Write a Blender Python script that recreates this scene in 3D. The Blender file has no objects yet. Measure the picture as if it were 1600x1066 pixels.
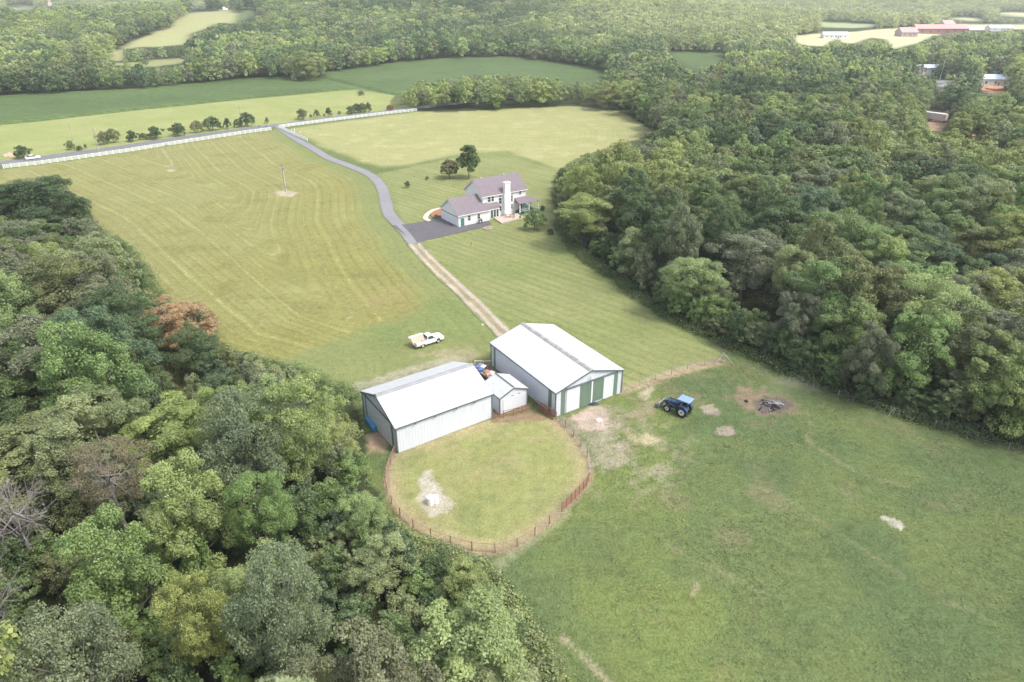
import bpy, math, random
import numpy as np
from mathutils import Vector, Matrix
R_ = math.radians
sc = bpy.context.scene
COL = sc.collection

# ------------------------------------------------------------------ camera, sky, sun, exposure
CAM_H, CAM_PITCH, FOC = 55.0, R_(27.5), 1600 * 24 / 36.0
cam_d = bpy.data.cameras.new('camera'); cam = bpy.data.objects.new('camera', cam_d); COL.objects.link(cam)
cam.location = (0, 0, CAM_H); cam.rotation_euler = (R_(90) - CAM_PITCH, 0, 0)
cam_d.lens = 24; cam_d.sensor_width = 36; cam_d.clip_start = 1; cam_d.clip_end = 20000
sc.camera = cam
SUN_AZ, SUN_EL = R_(112), R_(56)        # azimuth clockwise from +Y
w = bpy.data.worlds.new('World'); sc.world = w; w.use_nodes = True
nt = w.node_tree; bg = nt.nodes['Background']
sky = nt.nodes.new('ShaderNodeTexSky'); sky.sky_type = 'NISHITA'; sky.sun_disc = False
sky.sun_elevation = SUN_EL; sky.sun_rotation = SUN_AZ; sky.air_density = 1.3; sky.dust_density = 3.0; sky.ozone_density = 0.6
hs_ = nt.nodes.new('ShaderNodeHueSaturation'); hs_.inputs['Saturation'].default_value = .55   # thin cloud greys the blue
nt.links.new(sky.outputs[0], hs_.inputs['Color']); nt.links.new(hs_.outputs[0], bg.inputs[0]); bg.inputs[1].default_value = 0.15
sl = bpy.data.lights.new('sun', 'SUN'); sun = bpy.data.objects.new('sun', sl); COL.objects.link(sun)
sl.energy = 1.5; sl.angle = R_(14); sl.color = (1.0, 0.95, 0.87)
sdir = Vector((math.sin(SUN_AZ) * math.cos(SUN_EL), math.cos(SUN_AZ) * math.cos(SUN_EL), math.sin(SUN_EL)))
sun.rotation_euler = sdir.to_track_quat('Z', 'Y').to_euler()
sc.view_settings.view_transform = 'Standard'; sc.view_settings.look = 'None'
sc.view_settings.exposure = 1.1; sc.view_settings.gamma = 1.0
sc.render.engine = 'CYCLES'
sc.cycles.max_bounces = 5; sc.cycles.diffuse_bounces = 3; sc.cycles.transmission_bounces = 3
sc.cycles.volume_bounces = 0; sc.cycles.transparent_max_bounces = 8
sc.cycles.use_denoising = True

# ------------------------------------------------------------------ projection (photo pixel -> place on the ground)
S_, C_ = math.sin(CAM_PITCH), math.cos(CAM_PITCH)
def sstep(x, a, b):
    t = np.clip((np.asarray(x, float) - a) / (b - a), 0, 1); return t * t * (3 - 2 * t)
HILLS = [(-90, 1050, 42, 420, 260), (-560, 760, 16, 230, 150), (520, 640, 10, 170, 90), (900, 1900, 45, 900, 350),
         (-1300, 1900, 60, 700, 420), (0, 3300, 70, 2600, 500), (-300, 2100, 30, 500, 300)]
def hz(X, Y):
    X = np.asarray(X, float); Y = np.asarray(Y, float); h = X * 0
    for cx, cy, a, sx, sy in HILLS: h = h + a * np.exp(-((X - cx) / sx) ** 2 - ((Y - cy) / sy) ** 2)
    return h * sstep(Y, 470, 760)
def G(x, y, z0=0.0):
    v = (y - 533) / FOC
    z = z0
    for _ in range(6):
        d = (CAM_H - z) / (S_ + v * C_); X = (x - 800) / FOC * d; Y = d * (C_ - v * S_)
        nz = z0 + float(hz(X, Y))
        if abs(nz - z) < .01: break
        z = z * .4 + nz * .6
    return (X, Y)
def GP(pts): return np.array([G(*p) for p in pts])
def PR(X, Y, Z):
    d = Y * C_ + (CAM_H - Z) * S_
    return 800 + FOC * X / d, 533 + FOC * ((CAM_H - Z) * C_ - Y * S_) / d, d
class Frame:   # a wall line between two ground points
    def __init__(s, A, B):
        s.A = np.array(A[:2]); u = np.array(B[:2]) - s.A; s.L = float(np.hypot(*u)); s.u = u / s.L; s.v = np.array([-s.u[1], s.u[0]]); s.rot = math.atan2(s.u[1], s.u[0])
    def front(s, x, y, wd=0):
        a = (x - 800) / FOC; b = (y - 533) / FOC; d = np.array([a, C_ - b * S_, -S_ - b * C_])
        O = s.A + s.v * wd; t = (O @ s.v) / (d[:2] @ s.v); P = d[:2] * t
        return float((P - s.A) @ s.u), CAM_H + float(d[2] * t)

# ------------------------------------------------------------------ noise and polygons in numpy
def vnoise(X, Y, sc_, seed=0):
    x = np.asarray(X, float) * sc_ + seed * 17.3; y = np.asarray(Y, float) * sc_ - seed * 9.1
    xi = np.floor(x).astype(np.int64); yi = np.floor(y).astype(np.int64); fx = x - xi; fy = y - yi
    fx = fx * fx * (3 - 2 * fx); fy = fy * fy * (3 - 2 * fy)
    def hs(a, b):
        h = (a * 374761393 + b * 668265263 + seed * 1442695) & 0xffffffff
        h = ((h ^ (h >> 13)) * 1274126177) & 0xffffffff
        return ((h ^ (h >> 16)) & 0xffffff) / float(0xffffff)
    return (hs(xi, yi) * (1 - fx) + hs(xi + 1, yi) * fx) * (1 - fy) + (hs(xi, yi + 1) * (1 - fx) + hs(xi + 1, yi + 1) * fx) * fy
def fbm(X, Y, sc_, seed=0, o=4):
    a, t, s = 0.0, 0.0, 1.0
    for k in range(o): a = a + vnoise(X, Y, sc_ * 2 ** k, seed + k * 3) * s; t += s; s *= .55
    return a / t
def inside(X, Y, poly):
    c = np.zeros(X.shape, bool); n = len(poly)
    for i in range(n):
        x0, y0 = poly[i]; x1, y1 = poly[(i + 1) % n]
        if y0 == y1: continue
        k = ((y0 > Y) != (y1 > Y)) & (X < (x1 - x0) * (Y - y0) / (y1 - y0) + x0); c ^= k
    return c
def dline(X, Y, pts, closed=False):
    d = np.full(X.shape, 1e9); n = len(pts)
    for i in range(n if closed else n - 1):
        x0, y0 = pts[i]; x1, y1 = pts[(i + 1) % n]; dx, dy = x1 - x0, y1 - y0; L = dx * dx + dy * dy + 1e-9
        t = np.clip(((X - x0) * dx + (Y - y0) * dy) / L, 0, 1)
        d = np.minimum(d, np.hypot(X - x0 - t * dx, Y - y0 - t * dy))
    return d
def sdp(X, Y, poly):
    d = dline(X, Y, poly, True); return np.where(inside(X, Y, poly), d, -d)
def smooth_line(P, n=6):
    P = np.array(P, float); out = []
    for i in range(len(P) - 1):
        p0, p1, p2, p3 = P[max(i - 1, 0)], P[i], P[i + 1], P[min(i + 2, len(P) - 1)]
        for k in range(n):
            t = k / n
            out.append(.5 * ((2 * p1) + (-p0 + p2) * t + (2 * p0 - 5 * p1 + 4 * p2 - p3) * t * t + (-p0 + 3 * p1 - 3 * p2 + p3) * t ** 3))
    out.append(P[-1]); return np.array(out)

# ------------------------------------------------------------------ materials
def new_mat(name):
    m = bpy.data.materials.new(name); m.use_nodes = True; n = m.node_tree
    return m, n, n.nodes['Principled BSDF']
def N(n, t, **k):
    o = n.nodes.new(t)
    for a, b in k.items(): setattr(o, a, b)
    return o
def mul(n, a, b, op='MULTIPLY'):
    o = N(n, 'ShaderNodeMath', operation=op)
    for i, q in enumerate((a, b)):
        if isinstance(q, (int, float)): o.inputs[i].default_value = q
        else: n.links.new(q, o.inputs[i])
    return o.outputs[0]
def noise(n, vec, scale, detail=3, rough=.55):
    o = N(n, 'ShaderNodeTexNoise'); o.inputs['Scale'].default_value = scale; o.inputs['Detail'].default_value = detail
    o.inputs['Roughness'].default_value = rough
    if vec is not None: n.links.new(vec, o.inputs['Vector'])
    return o.outputs['Fac']
def remap(n, v, a, b, c, d):
    o = N(n, 'ShaderNodeMapRange'); n.links.new(v, o.inputs[0])
    for i, q in enumerate((a, b, c, d)): o.inputs[i + 1].default_value = q
    return o.outputs[0]
def scale_col(n, col, fac):
    o = N(n, 'ShaderNodeVectorMath', operation='SCALE'); n.links.new(col, o.inputs[0]); n.links.new(fac, o.inputs['Scale']); return o.outputs[0]
def simple(name, col, rough=.6, metal=0, var=.12, scale=3.0, bump=0, spec=.4):
    m, n, b = new_mat(name)
    tc = N(n, 'ShaderNodeTexCoord').outputs['Object']
    f = remap(n, noise(n, tc, scale, 5), .25, .75, 1 - var, 1 + var)
    rgb = N(n, 'ShaderNodeRGB'); rgb.outputs[0].default_value = (*col, 1)
    n.links.new(scale_col(n, rgb.outputs[0], f), b.inputs['Base Color'])
    b.inputs['Roughness'].default_value = rough; b.inputs['Metallic'].default_value = metal; b.inputs['Specular IOR Level'].default_value = spec
    if bump:
        bp = N(n, 'ShaderNodeBump'); bp.inputs['Strength'].default_value = bump; bp.inputs['Distance'].default_value = .05
        n.links.new(noise(n, tc, scale * 4, 4), bp.inputs['Height']); n.links.new(bp.outputs[0], b.inputs['Normal'])
    return m
def ribbed(name, col, pitch, axis=0, rough=.45, depth=.02, grime=.06):
    m, n, b = new_mat(name); tc = N(n, 'ShaderNodeTexCoord').outputs['Object']
    sp = N(n, 'ShaderNodeSeparateXYZ'); n.links.new(tc, sp.inputs[0])
    s = mul(n, sp.outputs[axis], 2 * math.pi / pitch) if axis < 2 else mul(n, mul(n, sp.outputs[0], sp.outputs[1], 'ADD'), 2 * math.pi / pitch)
    w_ = mul(n, mul(n, s, 0, 'SINE'), 8, 'POWER') if False else N(n, 'ShaderNodeMath', operation='SINE')
    n.links.new(s, w_.inputs[0])
    rib = remap(n, w_.outputs[0], .75, 1, 0, 1)
    bp = N(n, 'ShaderNodeBump'); bp.inputs['Strength'].default_value = .8; bp.inputs['Distance'].default_value = depth
    n.links.new(rib, bp.inputs['Height']); n.links.new(bp.outputs[0], b.inputs['Normal'])
    mp = N(n, 'ShaderNodeMapping'); mp.inputs['Scale'].default_value = (1.4, 1.4, .25); n.links.new(tc, mp.inputs[0])
    f = remap(n, noise(n, mp.outputs[0], 1.2, 6, .6), .3, .75, 1 - grime, 1 + grime * .4)
    f2 = mul(n, f, remap(n, rib, 0, 1, 1, .93))
    rgb = N(n, 'ShaderNodeRGB'); rgb.outputs[0].default_value = (*col, 1)
    n.links.new(scale_col(n, rgb.outputs[0], f2), b.inputs['Base Color']); b.inputs['Roughness'].default_value = rough
    return m
M = {}
M['barn_wall'] = ribbed('white_ribbed_siding', (.62, .64, .70), .46, 2, depth=.02)
M['barn_roof'] = ribbed('white_ribbed_roofing', (.53, .54, .555), .46, 1, grime=.16)
M['door_white'] = ribbed('white_ribbed_door', (.68, .70, .74), .3, 2)
M['green'] = ribbed('green_ribbed_steel', (.145, .215, .165), .3, 2, grime=.12)
M['trim'] = simple('dark_green_trim', (.125, .15, .155), .5)
M['cap'] = simple('weathered_ridge_cap', (.30, .28, .27), .7, var=.4, scale=1.2)
M['cap_pale'] = simple('grey_ridge_cap', (.25, .255, .265), .7, var=.15, scale=1.2)
M['white'] = simple('white_paint', (.78, .78, .77), .5, var=.04)
M['siding'] = ribbed('white_house_siding', (.80, .80, .80), .25, 2, grime=.03)
M['shingle'] = simple('mauve_shingles', (.190, .158, .175), .9, var=.16, scale=2.2, bump=.5)
M['glass'] = simple('dark_window_glass', (.05, .07, .09), .12, var=.2)
M['teal'] = simple('teal_green_paint', (.07, .20, .17), .5)
M['conc'] = simple('pale_concrete', (.46, .38, .32), .9, var=.12, scale=1.5)
M['path'] = simple('pale_path', (.60, .52, .44), .9)
M['rubber'] = simple('black_rubber', (.025, .025, .027), .8)
M['rim'] = simple('pale_wheel_rim', (.62, .62, .60), .5)
M['tr_blue'] = simple('tractor_blue', (.03, .07, .17), .4)
M['tr_roof'] = simple('tractor_roof_blue', (.20, .30, .48), .45)
M['tr_dark'] = simple('dark_machinery', (.03, .035, .045), .5)
M['steel'] = simple('worn_steel', (.20, .19, .18), .5, var=.3)
M['van'] = simple('cream_white_paint', (.78, .77, .72), .35, var=.05)
M['board'] = simple('pinkish_board', (.50, .34, .26), .8, var=.15)
M['board_pale'] = simple('pale_board', (.74, .64, .60), .8, var=.1)
M['chrome'] = simple('grey_bumper', (.4, .4, .4), .3, metal=.6)
M['lamp'] = simple('lamp_glass', (.6, .5, .4), .2)
M['tank_blue'] = simple('blue_plastic', (.06, .22, .36), .45, var=.15)
M['rust'] = simple('rusty_steel', (.24, .10, .07), .9, var=.35, scale=5)
M['rust_pale'] = simple('faded_rusty_rail', (.36, .23, .18), .9, var=.3, scale=5)
M['wood'] = simple('weathered_wood', (.36, .32, .28), .9, var=.25, scale=4)
M['wood_dark'] = simple('dark_post_wood', (.22, .16, .13), .9, var=.25, scale=4)
M['wire'] = simple('grey_wire', (.35, .33, .31), .6)
M['char'] = simple('charred_wood', (.03, .028, .03), .95, var=.5, scale=6)
M['ash'] = simple('pale_ash', (.13, .13, .145), 1.0, var=.4, scale=5, bump=.6)
M['bark'] = simple('grey_brown_bark', (.17, .145, .12), .95, var=.3, scale=4)
M['bark_pale'] = simple('pale_dead_wood', (.27, .25, .24), .95, var=.2, scale=4)
M['mulch'] = simple('orange_mulch', (.30, .14, .08), 1, var=.3, scale=5)
M['red_wall'] = simple('red_barn_wall', (.32, .17, .15), .7)
M['brown_roof'] = simple('brown_roof', (.42, .32, .30), .8)
M['blue_roof'] = simple('pale_blue_roof', (.55, .62, .70), .6)
M['pink_roof'] = simple('pinkish_roof', (.60, .32, .30), .8)
M['orange'] = simple('orange_clay', (.42, .23, .14), 1, var=.25, scale=1)
M['blue'] = simple('blue_plastic_bright', (.10, .18, .42), .5)
M['rock'] = simple('pale_rock', (.42, .39, .35), .95, var=.2, scale=4)

# ground: vertex colour x grass grain, with mowing stripes carried by a distance attribute
def ground_mat():
    m, n, b = new_mat('grass_and_earth')
    at = N(n, 'ShaderNodeAttribute', attribute_name='Col'); st = N(n, 'ShaderNodeAttribute', attribute_name='stripe'); sa = N(n, 'ShaderNodeAttribute', attribute_name='samp')
    pos = N(n, 'ShaderNodeNewGeometry').outputs['Position']
    n1 = remap(n, noise(n, pos, .9, 6, .68), .28, .72, -1, 1)
    n2 = remap(n, noise(n, pos, 3.4, 4, .7), .3, .7, -1, 1)
    n3 = remap(n, noise(n, pos, .12, 4, .6), .3, .7, -1, 1)
    g = mul(n, mul(n, mul(n, n1, .7), mul(n, n2, .75), 'ADD'), mul(n, n3, .25), 'ADD')
    amp = remap(n, at.outputs['Alpha'], 0, 1, .12, .42)
    fac = mul(n, mul(n, mul(n, g, amp), 1.0, 'ADD'), 1.22)
    s1 = N(n, 'ShaderNodeMath', operation='SINE'); n.links.new(mul(n, mul(n, st.outputs['Fac'], 2 * math.pi / 2.3), mul(n, n3, .5), 'ADD'), s1.inputs[0])
    s2 = N(n, 'ShaderNodeMath', operation='SINE'); n.links.new(mul(n, st.outputs['Fac'], 2 * math.pi / 5.9), s2.inputs[0])
    s3 = N(n, 'ShaderNodeMath', operation='SINE'); n.links.new(mul(n, st.outputs['Fac'], 2 * math.pi / 1.13), s3.inputs[0])
    ss = mul(n, mul(n, mul(n, s1.outputs[0], .07), mul(n, s2.outputs[0], .035), 'ADD'), mul(n, s3.outputs[0], .04), 'ADD')
    ss = mul(n, mul(n, ss, remap(n, noise(n, pos, .06, 4, .6), .35, .65, .3, 1.3)), sa.outputs['Fac'])
    fac = mul(n, fac, mul(n, ss, 1.0, 'ADD'))
    # dry straw left along some passes
    w1 = remap(n, mul(n, mul(n, s1.outputs[0], s2.outputs[0]), mul(n, noise(n, pos, .05, 3, .6), 1.0), 'ADD'), 1.16, 1.40, 0, .42)
    w1 = mul(n, w1, remap(n, noise(n, pos, .55, 4, .7), .42, .62, 0, 1))
    w1 = mul(n, w1, remap(n, sa.outputs['Fac'], .84, 1.0, 0, 1))
    mx = N(n, 'ShaderNodeMix', data_type='RGBA'); mx.clamp_factor = True
    n.links.new(w1, mx.inputs['Factor']); n.links.new(at.outputs['Color'], mx.inputs[6]); mx.inputs[7].default_value = (.36, .33, .17, 1)
    hue = N(n, 'ShaderNodeHueSaturation'); n.links.new(remap(n, noise(n, pos, .35, 5, .7), .3, .7, .488, .514), hue.inputs['Hue'])
    n.links.new(scale_col(n, mx.outputs[2], fac), hue.inputs['Color'])
    n.links.new(hue.outputs[0], b.inputs['Base Color']); b.inputs['Roughness'].default_value = 1; b.inputs['Specular IOR Level'].default_value = .1
    bp = N(n, 'ShaderNodeBump'); bp.inputs['Strength'].default_value = .6; bp.inputs['Distance'].default_value = .25
    n.links.new(mul(n, g, at.outputs['Alpha']), bp.inputs['Height']); n.links.new(bp.outputs[0], b.inputs['Normal'])
    return m
M['ground'] = ground_mat()
def attr_mat(name, rough=.95, var=.15, scale=2.0, bump=.3):
    m, n, b = new_mat(name); at = N(n, 'ShaderNodeAttribute', attribute_name='Col'); pos = N(n, 'ShaderNodeNewGeometry').outputs['Position']
    f = mul(n, remap(n, noise(n, pos, scale, 6, .65), .25, .75, 1 - var, 1 + var), remap(n, noise(n, pos, scale * .12, 3), .3, .7, 1 - var * .5, 1 + var * .5))
    n.links.new(scale_col(n, at.outputs['Color'], f), b.inputs['Base Color']); b.inputs['Roughness'].default_value = rough; b.inputs['Specular IOR Level'].default_value = .2
    bp = N(n, 'ShaderNodeBump'); bp.inputs['Strength'].default_value = bump; bp.inputs['Distance'].default_value = .05
    n.links.new(noise(n, pos, scale * 5, 3), bp.inputs['Height']); n.links.new(bp.outputs[0], b.inputs['Normal'])
    return m
M['asphalt'] = attr_mat('worn_asphalt', .9, .12, 1.5); M['gravel'] = attr_mat('gravel_and_dirt', 1, .3, 3.0)
def crop_mat():
    m, n, b = new_mat('crop_leaves'); pos = N(n, 'ShaderNodeNewGeometry').outputs['Position']
    sp = N(n, 'ShaderNodeSeparateXYZ'); n.links.new(pos, sp.inputs[0])
    c = mul(n, mul(n, sp.outputs[0], -.24), mul(n, sp.outputs[1], .97), 'ADD')
    s = N(n, 'ShaderNodeMath', operation='SINE'); n.links.new(mul(n, mul(n, c, 2 * math.pi / 3.1), remap(n, noise(n, pos, .03, 3), 0, 1, 0, 5), 'ADD'), s.inputs[0])
    f = mul(n, mul(n, mul(n, s.outputs[0], .13), 1, 'ADD'), remap(n, noise(n, pos, .5, 7, .7), .25, .75, .6, 1.4))
    f = mul(n, f, remap(n, noise(n, pos, .02, 4, .6), .3, .7, .85, 1.18))
    rgb = N(n, 'ShaderNodeRGB'); rgb.outputs[0].default_value = (.078, .118, .038, 1)
    n.links.new(scale_col(n, rgb.outputs[0], f), b.inputs['Base Color']); b.inputs['Roughness'].default_value = .8; b.inputs['Specular IOR Level'].default_value = .15
    return m
M['crop'] = crop_mat()
def leaf_mat(name, mode):
    m = bpy.data.materials.new(name); m.use_nodes = True; n = m.node_tree; n.nodes.clear()
    out = N(n, 'ShaderNodeOutputMaterial')
    if mode == 'object': c = N(n, 'ShaderNodeObjectInfo').outputs['Color']
    else:
        a = N(n, 'ShaderNodeAttribute', attribute_name='tcol'); a.attribute_type = 'INSTANCER' if mode == 'instancer' else 'GEOMETRY'; c = a.outputs['Color']
    t = N(n, 'ShaderNodeAttribute', attribute_name='tint')
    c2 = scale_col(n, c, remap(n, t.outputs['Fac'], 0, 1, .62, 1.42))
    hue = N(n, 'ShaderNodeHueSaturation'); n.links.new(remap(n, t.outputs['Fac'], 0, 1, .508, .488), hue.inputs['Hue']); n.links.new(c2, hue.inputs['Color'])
    d = N(n, 'ShaderNodeBsdfDiffuse'); tr = N(n, 'ShaderNodeBsdfTranslucent'); g = N(n, 'ShaderNodeBsdfGlossy'); g.inputs['Roughness'].default_value = .55
    g.inputs['Color'].default_value = (.9, .95, 1, 1)
    n.links.new(hue.outputs[0], d.inputs[0]); n.links.new(hue.outputs[0], tr.inputs[0])
    mx = N(n, 'ShaderNodeMixShader'); mx.inputs[0].default_value = .42; n.links.new(d.outputs[0], mx.inputs[1]); n.links.new(tr.outputs[0], mx.inputs[2])
    m2 = N(n, 'ShaderNodeMixShader'); m2.inputs[0].default_value = .035; n.links.new(mx.outputs[0], m2.inputs[1]); n.links.new(g.outputs[0], m2.inputs[2])
    n.links.new(m2.outputs[0], out.inputs['Surface']); return m
M['leaf'] = leaf_mat('foliage', 'object'); M['leaf_far'] = leaf_mat('woodland_foliage', 'instancer'); M['weed'] = leaf_mat('weed_foliage', 'geometry')

# ------------------------------------------------------------------ object helpers
def tag(o, label=None, cat=None, group=None, kind=None, category=None):
    cat = cat or category
    for k, v in (('label', label), ('category', cat), ('group', group), ('kind', kind)):
        if v: o[k] = v
    return o
def empty(name, loc, rz=0, **k):
    o = bpy.data.objects.new(name, None); COL.objects.link(o); o.location = loc; o.rotation_euler = (0, 0, rz); o.empty_display_size = .5
    return tag(o, **k)
def np_mesh(name, V, F, mats=()):
    """V (n,3), F (m,4) or (m,3) int array"""
    me = bpy.data.meshes.new(name); V = np.asarray(V, np.float32); F = np.asarray(F, np.int32); k = F.shape[1]
    me.vertices.add(len(V)); me.vertices.foreach_set('co', V.ravel())
    me.loops.add(F.size); me.loops.foreach_set('vertex_index', F.ravel())
    me.polygons.add(len(F)); me.polygons.foreach_set('loop_start', np.arange(0, F.size, k, dtype=np.int32))
    for m in mats: me.materials.append(m)
    me.update(calc_edges=True); return me
def link(name, me, parent=None, **k):
    o = bpy.data.objects.new(name, me); COL.objects.link(o)
    if parent: o.parent = parent
    return tag(o, **k)
class MB:
    def __init__(s): s.v = []; s.f = []
    def add(s, vs, fs):
        b = len(s.v); s.v += [tuple(map(float, q)) for q in vs]; s.f += [tuple(b + i for i in q) for q in fs]; return s
    def box(s, x0, x1, y0, y1, z0, z1):
        return s.add([(x0, y0, z0), (x1, y0, z0), (x1, y1, z0), (x0, y1, z0), (x0, y0, z1), (x1, y0, z1), (x1, y1, z1), (x0, y1, z1)],
                     [(0, 3, 2, 1), (4, 5, 6, 7), (0, 1, 5, 4), (1, 2, 6, 5), (2, 3, 7, 6), (3, 0, 4, 7)])
    def tube(s, p, q, r0, r1=None, n=8):
        r1 = r0 if r1 is None else r1; p = Vector(p); q = Vector(q); d = (q - p).normalized()
        a = d.orthogonal().normalized(); b = d.cross(a); vs = []
        for c, r in ((p, r0), (q, r1)):
            for i in range(n):
                t = 2 * math.pi * i / n; vs.append(c + a * math.cos(t) * r + b * math.sin(t) * r)
        fs = [(i, (i + 1) % n, n + (i + 1) % n, n + i) for i in range(n)] + [tuple(range(n))[::-1], tuple(range(n, 2 * n))]
        return s.add(vs, fs)
    def prism(s, prof, y0, y1, inset=0):     # profile of (x,z) extruded along y; inset draws the upper half inwards
        n = len(prof); zs = [z for x, z in prof]; zm = (min(zs) + max(zs)) / 2; zt = max(zs); vs = []
        for y, sg in ((y0, 1), (y1, -1)):
            for x, z in prof: vs.append((x, y + sg * inset * max(0, (z - zm) / (zt - zm + 1e-6)), z))
        return s.add(vs, [tuple(range(n)), tuple(range(n, 2 * n))[::-1]] + [(i + n, (i + 1) % n + n, (i + 1) % n, i) for i in range(n)])
    def slab(s, poly, z0, z1):               # horizontal polygon given thickness
        n = len(poly); vs = [(x, y, z0) for x, y in poly] + [(x, y, z1) for x, y in poly]
        return s.add(vs, [tuple(range(n))[::-1], tuple(range(n, 2 * n))] + [(i, (i + 1) % n, (i + 1) % n + n, i + n) for i in range(n)])
    def build(s, name, mat, parent=None, smooth=False, **k):
        me = bpy.data.meshes.new(name); me.from_pydata(s.v, [], s.f); me.materials.append(mat); me.validate(); me.update()
        if smooth: me.polygons.foreach_set('use_smooth', [True] * len(me.polygons))
        return link(name, me, parent, **k)
def copy_tree(o, parent=None):
    c = o.copy(); COL.objects.link(c); c.parent = parent
    for ch in list(o.children): copy_tree(ch, c)
    return c

# ------------------------------------------------------------------ key lines of the place
DRIVE = smooth_line(GP([(434, 197), (450, 209), (466, 219.5), (490, 233), (513, 247), (541, 257.5), (569, 269), (586, 279.5), (597, 294), (603, 316), (608, 334), (621, 350), (636, 365), (648, 381)]), 5)
TRACK = smooth_line(GP([(644, 377), (655, 391), (684, 421), (725, 459), (760, 493), (784, 518), (800, 534)]), 5)
ROAD = smooth_line(GP([(-160, 268), (0, 255.5), (100, 242.3), (187, 230.7), (300, 214), (387, 202), (440, 195.5), (492, 188.3), (560, 180.3), (610, 174), (700, 163), (800, 153)]), 4)
FENCE_L = GP([(6, 264), (22, 262), (60, 258), (100, 252.3), (200, 238), (300, 222.2), (387, 208.8), (424, 204)])
FENCE_R = GP([(436, 200.5), (470, 196), (500, 192), (560, 184.6), (600, 179.6), (651, 173.8)])
FENCE_W = GP([(436, 200.5), (448, 206.3), (465, 214.5), (480.5, 221.3)])
PADDOCK = smooth_line(GP([(618, 707), (609, 728), (604, 748), (606, 772), (617, 796), (633, 815), (653, 830), (673, 840), (717, 855), (764, 865), (811, 854), (848, 828), (878, 800), (906, 772), (920, 752), (921.5, 725), (907, 698), (887, 672), (869, 655)]), 3)
PAD_POLY = np.vstack([PADDOCK, GP([(838, 645), (800, 650), (769, 654), (700, 678)])])
WOODFENCE = smooth_line(GP([(1128, 566), (1180, 583), (1257, 607), (1310, 621), (1362, 634), (1394, 648), (1430, 657), (1466, 668), (1503, 680), (1542, 692), (1584, 706), (1680, 735)]), 2)
BARNFENCE = GP([(972, 612), (1000, 603), (1040, 588), (1085, 574), (1128, 566)])

# screen outlines of what stays clear of trees, as seen from the drone
OPEN = [
 [(-400, 175), (-60, 158), (0, 152), (60, 149), (100, 146), (200, 142), (250, 140), (300, 133), (380, 126), (455, 125), (458, 129), (505, 129), (507, 117), (560, 108), (620, 100), (700, 93), (800, 90), (870, 100), (940, 112),
  (948, 116), (925, 127), (890, 127), (860, 119), (800, 114), (740, 116), (690, 121), (650, 128), (622, 143), (610, 155), (610, 170), (640, 172), (655, 173), (700, 175), (760, 171), (830, 168), (885, 165), (930, 167), (960, 171), (985, 181), (1020, 204),
  (1000, 216), (960, 226), (915, 241), (885, 254), (864, 275), (860, 300), (864, 330), (872, 355), (900, 390), (930, 405), (955, 425), (985, 448), (1010, 468), (1040, 492), (1080, 508), (1115, 532), (1170, 556), (1250, 594), (1330, 624), (1400, 648), (1460, 668), (1530, 683), (1600, 697), (1900, 770), (1900, 1300),
  (895, 1300), (882, 1066), (860, 1035), (838, 990), (815, 955), (800, 915), (770, 890), (735, 872), (700, 862), (660, 850), (620, 826), (598, 800), (592, 768), (578, 755), (570, 720), (571, 690), (564, 655), (548, 620), (515, 600), (480, 580), (430, 562), (380, 552), (340, 540), (340, 500), (300, 478), (240, 468), (236, 440), (200, 385), (147, 355), (142, 320), (100, 290), (60, 276), (12, 281), (-10, 300), (-400, 380)],
 [(172, 84), (176, 94), (188, 95), (189, 76), (215, 73), (250, 72), (288, 68), (294, 52), (318, 46), (330, 38), (345, 34), (362, 38), (392, 24), (388, 19), (350, 17), (295, 18), (286, 30), (258, 47), (215, 60)],
 [(55, 107), (130, 97), (190, 99), (250, 93), (300, 91), (288, 97), (240, 104), (190, 102), (130, 102)],
 [(1038, 82), (1134, 85), (1128, 93), (1100, 102), (1081, 107), (1063, 98)],
 [(1242, 56), (1290, 52), (1340, 50), (1400, 44), (1440, 41), (1500, 38), (1600, 38), (1700, 36), (1700, 44), (1570, 46), (1520, 47), (1490, 49), (1450, 58), (1430, 68), (1395, 76), (1388, 62), (1360, 58), (1330, 68), (1318, 66), (1308, 58), (1294, 66), (1285, 72), (1262, 71), (1244, 66)],
 [(1480, 27), (1535, 27), (1530, 32), (1484, 31)], [(1560, 19), (1700, 19), (1700, 27), (1564, 27)],
 [(1280, 33), (1370, 38), (1362, 42), (1330, 44), (1284, 42)],
 [(1425, 107), (1466, 102), (1462, 112), (1430, 114)], [(1458, 125), (1490, 124), (1484, 140), (1462, 133)], [(1532, 122), (1556, 122), (1578, 133), (1562, 144), (1534, 142)],
 [(1447, 176), (1476, 176), (1484, 190), (1470, 204), (1450, 202)], [(1508, 203), (1584, 216), (1570, 222), (1520, 214)],
 [(10, 8), (52, 8), (50, 15), (30, 15)], [(68, 9), (82, 9), (81, 16)], [(347, 12), (360, 12), (358, 21), (348, 20)], [(376, 14), (400, 15), (398, 22), (378, 21)],
]
def rast(polys, x0, x1, y0, y1, st):
    gx, gy = np.meshgrid(np.arange(x0, x1, st), np.arange(y0, y1, st)); m = np.zeros(gx.shape, bool)
    for p in polys: m |= inside(gx.astype(float), gy.astype(float), p)
    return m
OM = rast(OPEN, -400, 2000, -40, 1300, 2)
def is_open(x, y):
    xi = np.clip(((x + 400) / 2).astype(int), 0, OM.shape[1] - 1); yi = np.clip(((y + 40) / 2).astype(int), 0, OM.shape[0] - 1)
    return OM[yi, xi]
MEAD = GP([(448, 202), (500, 194), (560, 186), (650, 175), (760, 172), (885, 166), (960, 172), (1030, 203), (1040, 225), (960, 262), (900, 275), (860, 262), (790, 237), (720, 241), (640, 259), (590, 262), (545, 245), (490, 222)])
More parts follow.
